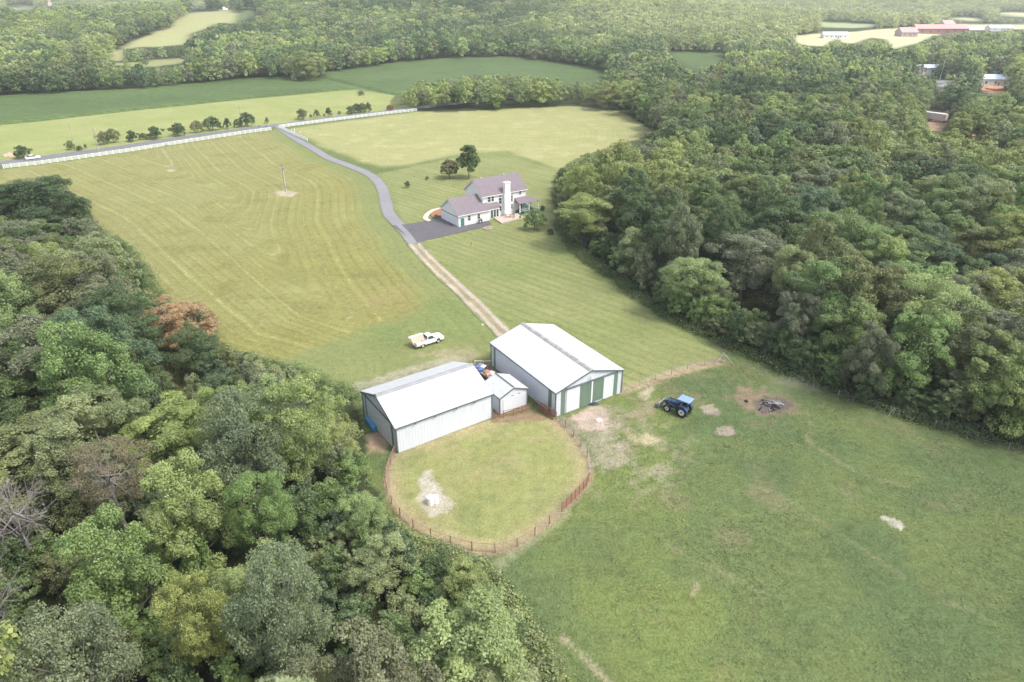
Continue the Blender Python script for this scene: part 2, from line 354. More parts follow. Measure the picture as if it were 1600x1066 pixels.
STRIPF = GP([(-200, 215), (-60, 200), (60, 190), (200, 174), (400, 154), (555, 140), (612, 148), (700, 150), (690, 166), (610, 174), (560, 180), (440, 195), (300, 213), (187, 229), (0, 253), (-200, 275)])
HAYCUT = GP([(900, 400), (740, 440), (700, 462), (640, 492), (560, 522), (455, 561), (330, 600)])
LAWN = GP([(604, 300), (590, 272), (640, 262), (720, 243), (790, 238), (870, 268), (880, 360), (960, 440), (1040, 500), (1130, 556), (1040, 590), (975, 606), (968, 580), (870, 503), (820, 502), (780, 525), (700, 440), (640, 372)])
DIRT_AND_GRASS = [  # polygon, colour, strength, edge softness in metres
 (GP([(885, 655), (905, 638), (935, 628), (960, 640), (975, 660), (960, 690), (975, 712), (965, 730), (940, 745), (922, 720), (905, 690)]), (.29, .245, .19), .5, 2.2),
 (GP([(895, 650), (915, 637), (935, 634), (955, 650), (945, 672), (915, 675)]), (0.385, 0.303, 0.259), .9, .8),
 (GP([(1000, 612), (1022, 600), (1025, 610), (1010, 625), (998, 620)]), (0.407, 0.340, 0.266), .7, .6),
 (GP([(985, 650), (1005, 628), (1035, 625), (1028, 640), (1000, 662)]), (0.252, 0.192, 0.148), .7, 1.2),
 (GP([(986, 680), (1012, 678), (1032, 688), (1010, 697), (990, 690)]), (0.407, 0.340, 0.222), .7, .7),
 (GP([(1092, 636), (1113, 631), (1128, 645), (1122, 650), (1100, 646)]), (0.266, 0.222, 0.178), .95, .25),
 (GP([(1119, 667), (1145, 665), (1147, 680), (1120, 682)]), (0.281, 0.229, 0.192), .9, .35),
 (GP([(1135, 622), (1160, 607), (1190, 604), (1230, 618), (1255, 632), (1240, 645), (1200, 650), (1160, 645)]), (.20, .145, .105), .95, 2.2),
 (GP([(1172, 632), (1195, 618), (1228, 622), (1240, 634), (1222, 646), (1190, 645)]), (.085, .075, .075), .85, 1.0),
 (GP([(1378, 808), (1395, 808), (1416, 822), (1408, 828), (1390, 822)]), (0.370, 0.340, 0.281), .95, .15),
 (GP([(655, 745), (670, 738), (690, 760), (712, 788), (700, 800), (672, 805), (652, 780)]), (0.407, 0.370, 0.311), .85, .9),
 (GP([(570, 678), (598, 674), (612, 690), (600, 705), (580, 708)]), (0.340, 0.237, 0.170), .9, .6),
 (GP([(550, 602), (563, 598), (640, 572), (706, 555), (735, 560), (715, 575), (575, 640), (562, 615)]), (0.333, 0.296, 0.237), .6, 1.0),
 (GP([(738, 566), (775, 560), (790, 590), (835, 640), (875, 665), (858, 660), (770, 660), (760, 620)]), (0.200, 0.133, 0.089), .85, .6),
 (GP([(640, 555), (700, 545), (745, 545), (770, 560), (735, 566), (690, 560)]), (0.311, 0.244, 0.178), .45, 1.5),
 (GP([(428, 300), (446, 297), (464, 301), (456, 308), (438, 307)]), (0.370, 0.311, 0.244), .9, .8),
 (GP([(262, 265), (272, 264), (274, 268), (264, 268)]), (0.370, 0.311, 0.244), .9, 1.0),
 (GP([(560, 455), (640, 440), (655, 470), (600, 490), (555, 478)]), (0.266, 0.200, 0.111), .25, 4),
 (GP([(1010, 745), (1030, 725), (1068, 735), (1050, 745)]), (0.266, 0.237, 0.178), .5, 1.0),
 (GP([(845, 340), (880, 360), (900, 395), (860, 372), (836, 352)]), (0.089, 0.118, 0.044), .5, 3),  # darker green lawn patch beside the right wood, soft edged
 (GP([(1440, 170), (1480, 172), (1500, 200), (1590, 212), (1600, 228), (1500, 222), (1445, 205)]), (0.340, 0.222, 0.163), .9, 2),
 (GP([(1440, 120), (1500, 122), (1540, 118), (1600, 130), (1600, 150), (1530, 150), (1450, 140)]), (0.311, 0.311, 0.326), .9, 3),
 (GP([(1540, 132), (1580, 130), (1590, 146), (1545, 148)]), (0.444, 0.200, 0.096), .95, 2),
]
FARF = [(OPEN[5], (.36, .38, .20)), (OPEN[6], (.36, .38, .20)), (OPEN[1], (0.258, 0.258, 0.124)), (OPEN[2], (0.202, 0.213, 0.096)), (OPEN[4], (0.371, 0.359, 0.213)), (OPEN[7], (0.236, 0.281, 0.146)), (OPEN[8], (0.281, 0.281, 0.253)), (OPEN[13], (0.281, 0.269, 0.191)), (OPEN[14], (0.281, 0.269, 0.191)), (OPEN[15], (0.281, 0.281, 0.168)), (OPEN[16], (0.281, 0.281, 0.168))]
FARF = [(GP([(x, min(max(y, -5), 700)) for x, y in p]), c) for p, c in FARF]

def paint(X, Y):
    """linear albedo + clumpiness for every ground vertex, with the mowing distance"""
    n = X.size; col = np.zeros((n, 4)); stripe = np.zeros(n); samp = np.zeros(n)
    f1 = fbm(X, Y, .05, 1); f2 = fbm(X, Y, .18, 5); f3 = fbm(X, Y, .7, 9)
    def mix(c, a):
        a = np.clip(a, 0, 1)[:, None]; col[:, :len(c)] = col[:, :len(c)] * (1 - a) + np.array(c) * a
    col[:] = (.107, .136, .052, .8)                                         # pasture
    mix((.137, .170, .054), sstep(f1, .50, .68) * .8)
    mix((.083, .116, .050), sstep(fbm(X, Y, .09, 31), .52, .70) * .75)
    mix((.165, .145, .085), sstep(f2, .60, .76) * .5 * sstep(fbm(X, Y, .035, 22), .40, .6))
    sx, sy, dd = PR(X, Y, hz(X, Y))
    infr = (sx > -380) & (sx < 1980) & (sy > -38) & (sy < 1290) & (Y > 20)
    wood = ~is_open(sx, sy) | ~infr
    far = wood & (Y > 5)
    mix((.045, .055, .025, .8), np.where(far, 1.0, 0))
    near = (Y < 480) & (np.abs(X) < 420)
    idx = np.where(near)[0]; x = X[idx]; y = Y[idx]
    def lay(a, c):
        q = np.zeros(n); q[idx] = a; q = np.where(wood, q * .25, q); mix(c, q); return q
    dd_ = dline(x, y, DRIVE); dt = dline(x, y, TRACK)
    ddt = np.minimum(dd_, dt)
    fences = np.vstack([FENCE_L, DRIVE, TRACK[1:]])
    left_poly = np.vstack([FENCE_L, DRIVE, TRACK, GP([(800, 540), (740, 560), (560, 600), (430, 640), (200, 640), (-200, 500), (-500, 330)])])
    left = sdp(x, y, left_poly)
    wob = (f2[idx] - .5) * 3
    lf = sstep(left + wob * .2, -.4, .6)
    lay(lf, (.160, .178, .070, .45))                                       # mown green strip by drive and barns
    cut = HAYCUT; below = inside(x, y, np.vstack([cut, GP([(330, 900), (1200, 900)])]))
    dcut = dline(x, y, cut); dcut = np.where(below, -dcut, dcut)
    hay = lf * sstep(ddt + wob, 5, 11) * sstep(dcut + wob * .7, -.5, 2.5) * sstep(left, 0, 3)
    lay(hay, (.188, .182, .064, .55))
    lay(hay * sstep(f1[idx], .45, .7) * .6, (.205, .205, .082))
    leftness = sstep(-x, 35, 95)
    lay(hay * leftness * .55, (.200, .200, .090))
    lay(hay * sstep(f2[idx], .56, .72) * .5, (.155, .145, .048))
    q = np.zeros(n)
    dwood = dline(x, y, GP([(10, 275), (150, 350), (250, 455), (345, 545), (480, 585)]))
    mw = sstep(dwood - ddt * .7, -14, 14)
    s_ = dwood * 1.02 * (1 - mw) + ddt * mw
    stripe[idx] = np.where(left > 0, s_, stripe[idx]); samp[idx] = np.where(left > 0, (hay * 1.0 + (1 - hay) * .45) * lf, 0)
    lay(lf * (1 - sstep(dcut + wob, -1, 3)) * sstep(fbm(x, y, .12, 41), .5, .65) * .6, (.135, .17, .06, .6))
    mead = sdp(x, y, MEAD); ma = sstep(mead + wob, -2.5, 3.5); lay(ma, (.245, .242, .108, .45))
    lay(ma * sstep(f1[idx], .42, .66) * .6, (.225, .235, .10)); lay(ma * sstep(f2[idx], .58, .75) * .45, (.32, .30, .165))
    stripe[idx] = np.where(mead > 0, mead, stripe[idx]); samp[idx] = np.where(mead > 0, .5, samp[idx])
    law = sdp(x, y, LAWN); la = sstep(law, -1.5, 1.0) * (1 - ma); lay(la, (.172, .186, .076, .45))
    lay(la * sstep(f1[idx], .46, .68) * .6, (.200, .208, .088)); lay(la * sstep(fbm(x, y, .07, 77), .5, .7) * .5, (.135, .17, .056))
    A = np.array(G(700, 400)); B = np.array(G(900, 470)); dv = (B - A) / np.hypot(*(B - A)); nn = np.array([-dv[1], dv[0]])
    sel = (law > -1) & (mead < 0)
    stripe[idx] = np.where(sel, (x - A[0]) * nn[0] + (y - A[1]) * nn[1], stripe[idx]); samp[idx] = np.where(sel, -1.15, samp[idx])
    st = sdp(x, y, STRIPF); sa2 = sstep(st, -1, 2) * (1 - sstep(lf, .1, .9)); lay(sa2, (.205, .228, .085, .4)); lay(sa2 * sstep(f1[idx], .45, .65) * .5, (.25, .25, .11))
    stripe[idx] = np.where((st > 0) & (left < 0), st, stripe[idx]); samp[idx] = np.where((st > 0) & (left < 0), .35, samp[idx])
    pd = sdp(x, y, PAD_POLY); pa = sstep(pd, -.15, .3)
    lay(pa, (.205, .214, .082, .5)); lay(pa * (1 - sstep(pd + wob * .3, .5, 3.0)) * .75, (.29, .24, .14)); lay(pa * sstep(f2[idx], .52, .7) * .35, (.28, .24, .135)); lay(pa * sstep(fbm(x, y, .25, 61), .60, .72) * .4, (.125, .15, .06))
    stripe[idx] = np.where(pd > 0, pd * .8, stripe[idx]); samp[idx] = np.where(pd > 0, .35, samp[idx])
    # bare strips along fences and tyre marks in the pasture
    for ln, c, wd, k in ((BARNFENCE, (0.304, 0.236, 0.160), 1.0, .8), (WOODFENCE, (0.190, 0.167, 0.091), .8, .35), (PADDOCK, (0.258, 0.190, 0.129), .45, .7),
                         (GP([(878, 995), (915, 1030), (950, 1066), (1000, 1110)]), (0.350, 0.289, 0.205), .22, .6),
                         (GP([(1040, 850), (1075, 870), (1130, 895), (1200, 930)]), (0.251, 0.228, 0.129), .22, .35),
                         (GP([(1180, 760), (1230, 780), (1350, 860), (1420, 905), (1480, 940), (1540, 965)]), (0.228, 0.205, 0.114), .25, .32),
                         (GP([(1260, 640), (1266, 665), (1262, 690), (1340, 740), (1420, 760)]), (0.274, 0.228, 0.137), .3, .25),
                         (GP([(1090, 915), (1080, 930)]), (0.342, 0.274, 0.198), .2, .4), (GP([(885, 800), (840, 840), (780, 880)]), (0.251, 0.251, 0.144), .7, .5),
                         (DRIVE, (0.129, 0.160, 0.061), 2.9, .5)):
        d_ = dline(x, y, ln); lay((1 - sstep(d_ + (f3[idx] - .5) * .8, wd * .5, wd * 1.5)) * k * np.clip(.4 + 1.2 * fbm(x, y, .5, 13), 0, 1), c)
    # worn, stony ground east of the paddock
    wx, wy = G(960, 700); r = np.hypot(x - wx, y - wy)
    lay((1 - sstep(r, 5, 15)) * sstep(f3[idx], .50, .62) * .5 * (pd < 0) * (law < 0) * (x > 7), (.26, .235, .155))
    for ply, c, k, sf in DIRT_AND_GRASS:
        d_ = sdp(x, y, ply); a_ = sstep(d_ + (f3[idx] - .5) * sf * 2.2 + (f2[idx] - .5) * sf, -sf * .35, sf * .6) * k
        if k < .99: a_ = a_ * np.clip(.55 + 1.1 * (fbm(x, y, 1.1, 3) - .2), 0, 1)
        lay(a_, (*c, .7)); samp[idx] *= 1 - a_
    fi = np.where(~near & (Y < 4300))[0]
    if len(fi):
        x = X[fi]; y = Y[fi]
        for ply, c in FARF:
            a_ = sstep(sdp(x, y, ply), -6, 2); q = np.zeros(n); q[fi] = a_; mix((*c, .2), q)
    return col, stripe, samp

def grid(x0, x1, y0, y1, st):
    nx = max(1, int(round((x1 - x0) / st))); ny = max(1, int(round((y1 - y0) / st)))
    gx, gy = np.meshgrid(np.linspace(x0, x1, nx + 1), np.linspace(y0, y1, ny + 1)); a = np.arange((nx + 1) * (ny + 1)).reshape(ny + 1, nx + 1)
    return gx.ravel(), gy.ravel(), np.stack([a[:-1, :-1].ravel(), a[:-1, 1:].ravel(), a[1:, 1:].ravel(), a[1:, :-1].ravel()], 1)
XS, YS, FS = [], [], []; off = 0
for args in ((-90, 110, 30, 150, .4), (-330, 330, 150, 420, 1.0), (-330, -90, 30, 150, 6), (110, 330, 30, 150, 6), (-1100, 1100, 420, 1100, 6), (-1100, -330, 30, 420, 10), (330, 1100, 30, 420, 10),
             (-4500, 4500, 1100, 5000, 50), (-4500, -1100, -600, 1100, 60), (1100, 4500, -600, 1100, 60), (-1100, 1100, -600, 30, 30)):
    a, b, c = grid(*args); XS.append(a); YS.append(b); FS.append(c + off); off += len(a)
GX, GY, GF = np.concatenate(XS), np.concatenate(YS), np.concatenate(FS)
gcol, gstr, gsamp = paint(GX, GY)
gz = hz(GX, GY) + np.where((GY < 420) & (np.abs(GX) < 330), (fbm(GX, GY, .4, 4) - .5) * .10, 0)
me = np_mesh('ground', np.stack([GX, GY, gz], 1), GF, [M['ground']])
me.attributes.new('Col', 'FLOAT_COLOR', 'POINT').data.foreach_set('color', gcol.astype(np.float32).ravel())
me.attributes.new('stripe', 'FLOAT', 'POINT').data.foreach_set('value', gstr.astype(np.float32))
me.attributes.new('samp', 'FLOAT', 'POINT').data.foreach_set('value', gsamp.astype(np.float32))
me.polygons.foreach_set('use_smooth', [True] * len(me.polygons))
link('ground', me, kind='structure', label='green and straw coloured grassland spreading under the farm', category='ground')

# ------------------------------------------------------------------ road, drive, track, yard, crops
def ribbon(name, line, half, z, mat, colf, nw=8, jag=0.0, seed=1, **k):
    P = np.array(line); seg = [P[0]]
    for i in range(len(P) - 1):
        L = np.hypot(*(P[i + 1] - P[i])); m_ = max(1, int(L / 1.0)); seg += [P[i] + (P[i + 1] - P[i]) * t / m_ for t in range(1, m_ + 1)]
    P = np.array(seg); T = np.gradient(P, axis=0); T /= np.hypot(T[:, 0], T[:, 1])[:, None]; Nn = np.stack([-T[:, 1], T[:, 0]], 1)
    V, Cc = [], []; rnd = np.random.RandomState(seed)
    for i, (p, nn) in enumerate(zip(P, Nn)):
        h0 = half + (vnoise(i * 1.0, 0, .35, seed) - .5) * jag * 2; h1 = half + (vnoise(i * 1.0, 50, .35, seed + 3) - .5) * jag * 2
        for j in range(nw + 1):
            t = -h0 + (h0 + h1) * j / nw; q = p + nn * t; V.append((q[0], q[1], z + .03 * (1 - (t / half) ** 2))); Cc.append((*colf(t, i), 1))
    V = np.array(V); a = np.arange(len(V)).reshape(len(P), nw + 1)
    F = np.stack([a[:-1, :-1].ravel(), a[1:, :-1].ravel(), a[1:, 1:].ravel(), a[:-1, 1:].ravel()], 1)[:, ::-1]
    me = np_mesh(name, V, F, [mat]); me.attributes.new('Col', 'FLOAT_COLOR', 'POINT').data.foreach_set('color', np.array(Cc, np.float32).ravel())
    return link(name, me, **k)
ribbon('road', ROAD, 3.7, .09, M['asphalt'], lambda t, i: (.165, .165, .175) if abs(t) < 3.1 else (.21, .20, .19), 10, .15, kind='structure', label='grey country road running past the white fence', category='road')
ribbon('driveway', DRIVE, 1.75, .10, M['asphalt'], lambda t, i: (.225, .218, .228) if abs(t) < 1.5 else (.17, .17, .15), 8, .12, kind='structure', label='winding pale grey driveway from the road to the house', category='driveway')
def trackcol(t, i):
    v = vnoise(i * 1.0, t, .5, 8); a = abs(abs(t) - .95)
    if a < .42: return (.33 + v * .07, .285 + v * .06, .235 + v * .05)
    if abs(t) < .6: return (.22 + v * .06, .195 + v * .05, .13)
    return (.21, .215, .10)
ribbon('gravel_track', TRACK, 1.7, .085, M['gravel'], trackcol, 14, .3, kind='structure', label='two rutted gravel track from the driveway to the barn', category='track')
ap = GP([(612, 353), (640, 350.5), (660, 347), (686, 340), (690, 338), (717, 355.5), (764, 345), (768, 350.5), (764, 352.5), (747, 357.5), (716, 364.5), (660, 377.5), (650, 382.5), (636, 370)])
mb = MB().slab([tuple(p) for p in ap], -.05, .125); o = mb.build('parking_apron', M['asphalt'], kind='structure', label='dark asphalt parking apron in front of the garage', category='driveway')
o.data.attributes.new('Col', 'FLOAT_COLOR', 'POINT').data.foreach_set('color', np.tile(np.array((.115, .108, .117, 1), np.float32), len(o.data.vertices)))
def crop(poly, hgt, label, st):
    P = GP(poly); x0, y0 = P.min(0); x1, y1 = P.max(0)
    gx, gy, F = grid(x0, x1, y0, y1, st); ins = sdp(gx, gy, P)
    keep = (ins[F] > -st * 1.2).all(1); z = hz(gx, gy) + .1 + sstep(ins, -.2, st + .4) * hgt * (.8 + .4 * fbm(gx, gy, .3, 2)) - np.where(ins < -.2, .3, 0)
    F = F[keep]; u, inv = np.unique(F, return_inverse=True); F = inv.reshape(F.shape)
    me = np_mesh('crop_field', np.stack([gx, gy, z], 1)[u], F, [M['crop']]); me.polygons.foreach_set('use_smooth', [True] * len(me.polygons))
    link('crop_field', me, kind='stuff', label=label, category='crop')
crop([(-200, 164), (0, 152), (100, 146), (200, 142), (300, 133), (380, 124), (460, 123), (497, 122), (556, 139), (400, 153.5), (200, 174), (60, 190), (-200, 215)], 1.1, 'dark green crop field left of the grassy gap beyond the road', 1.2)
crop([(505, 115), (560, 107), (620, 99), (700, 92), (800, 89), (870, 99), (940, 111), (1000, 125), (900, 145), (700, 152), (615, 149), (560, 136), (506, 123)], 1.1, 'large dark green crop field behind the tree clump', 1.6)
crop([(1036, 81), (1136, 84), (1130, 95), (1100, 112), (1078, 110), (1060, 99)], 1.1, 'small far green crop field enclosed by trees', 3)

# ================================================================== farm buildings
def xy(o_xy, z=0.0): return (float(o_xy[0]), float(o_xy[1]), z)
def shed_building(root, W, D, eave, ridge, mats, over=.18, cap_w=.35, cap='cap', trim_w=.12, trims=True):
    """gable at local y=0 and y=D, ridge along y, width along x"""
    rid = W / 2
    mb = MB(); mb.prism([(0, 0), (W, 0), (W, eave), (rid, ridge), (0, eave)], 0, D); mb.build('wall', M[mats[0]], root)
    sl_ = (ridge - eave) / rid; t = .10
    for s in (-1, 1):
        x0 = rid; x1 = rid + s * (rid + over); z1 = eave - sl_ * over
        r = MB(); r.add([(x0, -over, ridge + .03), (x1, -over, z1 + .03), (x1, D + over, z1 + .03), (x0, D + over, ridge + .03), (x0, -over, ridge + .03 + t), (x1, -over, z1 + .03 + t), (x1, D + over, z1 + .03 + t), (x0, D + over, ridge + .03 + t)],
                        [(0, 3, 2, 1), (4, 5, 6, 7), (0, 1, 5, 4), (1, 2, 6, 5), (2, 3, 7, 6), (3, 0, 4, 7)])
        r.build('roof_panel', M[mats[1]], root)
        if trims:
            e = MB().box(min(x1, x1 + s * .05), max(x1, x1 + s * .05), -over, D + over, z1 - .10, z1 + .10); e.build('eave_trim', M['trim'], root)
            for yy in (-over - .05, D + over):
                k = MB(); k.add([(x0, yy, ridge - .12), (x1, yy, z1 - .12), (x1, yy + .05, z1 - .12), (x0, yy + .05, ridge - .12), (x0, yy, ridge + .10), (x1, yy, z1 + .10), (x1, yy + .05, z1 + .10), (x0, yy + .05, ridge + .10)],
                                [(0, 3, 2, 1), (4, 5, 6, 7), (0, 1, 5, 4), (1, 2, 6, 5), (2, 3, 7, 6), (3, 0, 4, 7)]); k.build('rake_trim', M['trim'], root)
    if cap_w:
        c = MB(); h = ridge + .03 + t
        c.prism([(rid - cap_w, h - cap_w * sl_ + .01), (rid, h - .02), (rid + cap_w, h - cap_w * sl_ + .01), (rid + cap_w, h - cap_w * sl_ + .05), (rid + .1, h + .10), (rid - .1, h + .10), (rid - cap_w, h - cap_w * sl_ + .05)], -over + .02, D + over - .02); c.build('ridge_cap', M[cap], root)
    if trims:
        for x in (0, W):
            for y in (0, D):
                MB().box(x - trim_w / 2 - .02, x + trim_w / 2 + .02, y - trim_w / 2 - .02, y + trim_w / 2 + .02, 0, eave - .15).build('corner_trim', M['trim'], root)
BF = Frame(G(867.5, 651.6), G(969.8, 614)); BW, BD, BE, BR = BF.L, 17.9, 4.05, 5.85
barn = empty('pole_barn', xy(BF.A), BF.rot, label='larger white metal barn with green and white sliding doors', category='barn')
shed_building(barn, BW, BD, BE, BR, ('barn_wall', 'barn_roof'), cap_w=.42)
def panel(name, x0, x1, z0, z1, mat, parent, y=-.06, th=.05, **k): return MB().box(x0, x1, y - th, y, z0, z1).build(name, M[mat], parent, **k)
W_ = BW
panel('corner_panel', .075 * W_, .135 * W_, .02, 4.10, 'green', barn, -.004, .03, label='green vertical panel')
panel('corner_panel', .868 * W_, .93 * W_, .02, 4.15, 'green', barn, -.004, .03, label='green vertical panel')
d = panel('sliding_door', .15 * W_, .345 * W_, .10, 3.95, 'door_white', barn, -.06, label='white sliding door'); 
panel('sliding_door', .345 * W_, .515 * W_, .12, 4.0, 'green', barn, -.08, label='green sliding door')
panel('sliding_door', .535 * W_, .705 * W_, .35, 4.0, 'green', barn, -.08, label='green sliding door')
panel('centre_post', .515 * W_, .535 * W_, .10, 4.1, 'white', barn, -.08, .09)
panel('sliding_door', .705 * W_, .862 * W_, .12, 3.95, 'door_white', barn, -.06, label='white sliding door')
panel('door_track', .135 * W_, .87 * W_, 4.02, 4.22, 'trim', barn, -.004, .22)
for a_, b_ in ((.055, .10), (.925, .955)):
    MB().box(-.035, -.004, a_ * BD, b_ * BD, .02, BE - .1).build('corner_panel', M['green'], barn, label='green vertical panel')
l = MB().tube((W_ * .5, -.05, 5.0), (W_ * .5, -.35, 4.95), .04); l.build('lamp_arm', M['white'], barn)
MB().tube((W_ * .5, -.35, 4.98), (W_ * .5, -.35, 4.75), .06, .20, 12).build('lamp_shade', M['white'], barn)

LF = Frame(G(622, 708), G(769, 652.5)); LL, LD, LE, LR = LF.L, 10.9, 4.0, 6.2
# ridge runs along the long side, so the gable frame is turned a quarter: local x = depth, local y = -length
lb = empty('machine_shed', xy(LF.A + LF.u * LL), LF.rot + R_(90), label='long white metal shed with grey gable end at the paddock edge', category='barn')
shed_building(lb, LD, LL, LE, LR, ('barn_wall', 'barn_roof'), cap_w=.45, cap='cap_pale')
# the west gable is at local y = LL
yy = LL
MB().box(LD * .14, LD * .86, yy + .05, yy + .10, .08, 3.9).build('sliding_door', M['door_white'], lb)
MB().box(LD * .10, LD * .90, yy + .004, yy + .16, 3.98, 4.13).build('door_track', M['trim'], lb)
for a_, b_ in ((.095, .138), (.862, .905)): MB().box(LD * a_, LD * b_, yy + .004, yy + .06, .02, 3.9).build('door_jamb', M['trim'], lb)
for q in (.2, .4, .62, .82): MB().box(-.34, -.16, LL * q - .12, LL * q + .12, LE - .28, LE - .12).build('eave_bracket', M['trim'], lb)
MB().tube((LD + .1, .15, 0), (LD + .1, .15, 3.8), .05).build('downpipe', M['white'], lb)

SF = Frame(G(781, 648), G(823.5, 632))
sh = empty('small_shed', xy(SF.A), SF.rot, label='small white gabled shed squeezed between the two big barns', category='shed')
shed_building(sh, SF.L, 4.7, 2.75, 3.7, ('barn_wall', 'barn_roof'), over=.10, cap_w=.09, cap='trim', trim_w=.12)
panel('sliding_door', SF.L * .12, SF.L * .9, .1, 2.35, 'door_white', sh, -.02, .04)
for q in (.42, .66): panel('hinge', SF.L * q, SF.L * q + .35, 2.45, 2.53, 'trim', sh, -.02, .05)

# ------------------------------------------------------------------ the house
HF = Frame(G(716.9, 355), (G(716.9, 355)[0] + .822 * 9.4, G(716.9, 355)[1] + .569 * 9.4))
house = empty('farmhouse', xy(HF.A), HF.rot, label='white two storey house with mauve roof, chimney and attached garage', category='house')
GWd, GD = 9.4, 9.1; u0, u1, w0, w1, me_, mr_ = 8.5, 22.3, 1.7, 10.6, 6.3, 9.65
def gable_u(x0, x1, y0, y1, e, r, name_w, name_r, over=.35, t=.16):
    ym = (y0 + y1) / 2; b = MB()
    b.add([(x0, y0, 0), (x0, y1, 0), (x0, y1, e), (x0, ym, r), (x0, y0, e), (x1, y0, 0), (x1, y1, 0), (x1, y1, e), (x1, ym, r), (x1, y0, e)],
          [(0, 4, 3, 2, 1), (5, 6, 7, 8, 9), (0, 5, 9, 4), (1, 2, 7, 6), (2, 3, 8, 7), (3, 4, 9, 8)])
    wobj = b.build(name_w, M['siding'], house); robj = None
    r_ = MB(); s = (r - e) / (ym - y0)
    for sg, ye in ((-1, y0 - over), (1, y1 + over)):
        ze = e - s * over; q = .04
        r_.add([(x0 - over, ym, r + q), (x1 + over, ym, r + q), (x1 + over, ye, ze + q), (x0 - over, ye, ze + q), (x0 - over, ym, r + q + t), (x1 + over, ym, r + q + t), (x1 + over, ye, ze + q + t), (x0 - over, ye, ze + q + t)],
               [(0, 3, 2, 1), (4, 5, 6, 7), (0, 1, 5, 4), (1, 2, 6, 5), (2, 3, 7, 6), (3, 0, 4, 7)])
    robj = r_.build(name_r, M['shingle'], house)
    for ye in (y0 - over - .03, y1 + over): MB().box(x0 - over, x1 + over, ye, ye + .03, e - s * over - .12, e - s * over + .10).build('gutter', M['white'], house)
    for xx in (x0 - over - .03, x1 + over):
        for sg, ye in ((-1, y0 - over), (1, y1 + over)):
            ze = e - s * over
            g_ = MB(); g_.add([(xx, ym, r - .14), (xx, ye, ze - .14), (xx + .03, ye, ze - .14), (xx + .03, ym, r - .14), (xx, ym, r + .1), (xx, ye, ze + .1), (xx + .03, ye, ze + .1), (xx + .03, ym, r + .1)],
                   [(0, 3, 2, 1), (4, 5, 6, 7), (0, 1, 5, 4), (1, 2, 6, 5), (2, 3, 7, 6), (3, 0, 4, 7)]); g_.build('bargeboard', M['white'], house)
gable_u(0, GWd, 0, GD, 3.15, 6.15, 'garage_wall', 'garage_roof')
gable_u(u0, u1, w0, w1, me_, mr_, 'wall', 'roof')
def window(x0, x1, z0, z1, y, parent=house, name='window', split=True, axis=0, sg=-1):
    """frame with panes standing proud of a wall at y"""
    fr = MB(); a = .09
    def bx(xa, xb, za, zb, p0, p1):
        ya, yb = sorted((y + sg * p0, y + sg * p1))
        return (xa, xb, ya, yb, za, zb) if axis == 0 else (ya, yb, xa, xb, za, zb)
    for q in ((x0 - a, x0, z0 - a, z1 + a), (x1, x1 + a, z0 - a, z1 + a), (x0, x1, z0 - a, z0), (x0, x1, z1, z1 + a)): fr.box(*bx(*q, .004, .09))
    if split: fr.box(*bx(x0, x1, (z0 + z1) / 2 - .03, (z0 + z1) / 2 + .03, .03, .07))
    f = fr.build(name, M['white'], parent); MB().box(*bx(x0, x1, z0, z1, .006, .03)).build('pane', M['glass'], f)
    return f
for x0, x1, z0, z1 in ((10.05, 10.85, 4.5, 5.85), (11.15, 11.95, 4.5, 5.85), (13.5, 14.3, 3.45, 5.0), (13.5, 14.3, 5.25, 5.6), (13.5, 14.3, 1.5, 2.8), (17.15, 17.95, 3.5, 5.1), (17.15, 17.95, 5.3, 5.65), (17.15, 17.95, 1.5, 2.8), (20.1, 20.75, 5.0, 6.0)):
    window(x0, x1, z0, z1, w0, split=(z1 - z0) > .6)
for x0 in (2.8, 5.7): window(x0, x0 + .75, 1.2, 2.45, 0)
for y_ in (3.4, 7.6): window(y_, y_ + .8, 4.3, 5.6, u1, axis=1, sg=1)
dr = MB().box(.65, 1.65, -.06, -.004, .12, 2.15).build('side_door', M['teal'], house, label='green side door'); MB().box(1.52, 1.58, -.12, -.06, 1.05, 1.12).build('handle', M['chrome'], dr)
for y0, y1 in ((.45, 4.3), (4.8, 8.65)):
    gd = MB().box(-.07, -.004, y0, y1, .1, 2.35).build('garage_door', M['white'], house)
    g2 = MB()
    for k in range(1, 4): g2.box(-.075, -.07, y0 + .05, y1 - .05, .1 + k * .56 - .015, .1 + k * .56 + .015)
    g2.build('panel_seam', M['cap'], gd)
    MB().box(-.12, -.004, y0 - .1, y1 + .1, 2.4, 2.62).build('garage_lintel', M['cap'], house)
# bay with glazed doors under its own little roof
MB().box(9.9, 13.1, .75, 1.72, 0, 3.15).build('bay', M['siding'], house)
b = MB(); b.add([(9.7, .45, 3.2), (13.3, .45, 3.2), (13.0, w0, 4.15), (10.0, w0, 4.15), (9.7, w0, 3.2), (13.3, w0, 3.2), (9.7, .45, 3.1), (13.3, .45, 3.1), (9.7, w0, 3.1), (13.3, w0, 3.1)], [(0, 1, 2, 3), (0, 3, 4), (1, 5, 2), (6, 7, 1, 0), (7, 9, 5, 1), (8, 6, 0, 4), (6, 8, 9, 7)]); b.build('bay_roof', M['shingle'], house)
for x0 in (10.3, 11.2, 12.1): window(x0, x0 + .65, .45, 2.5, .75, name='glazed_door', split=False)
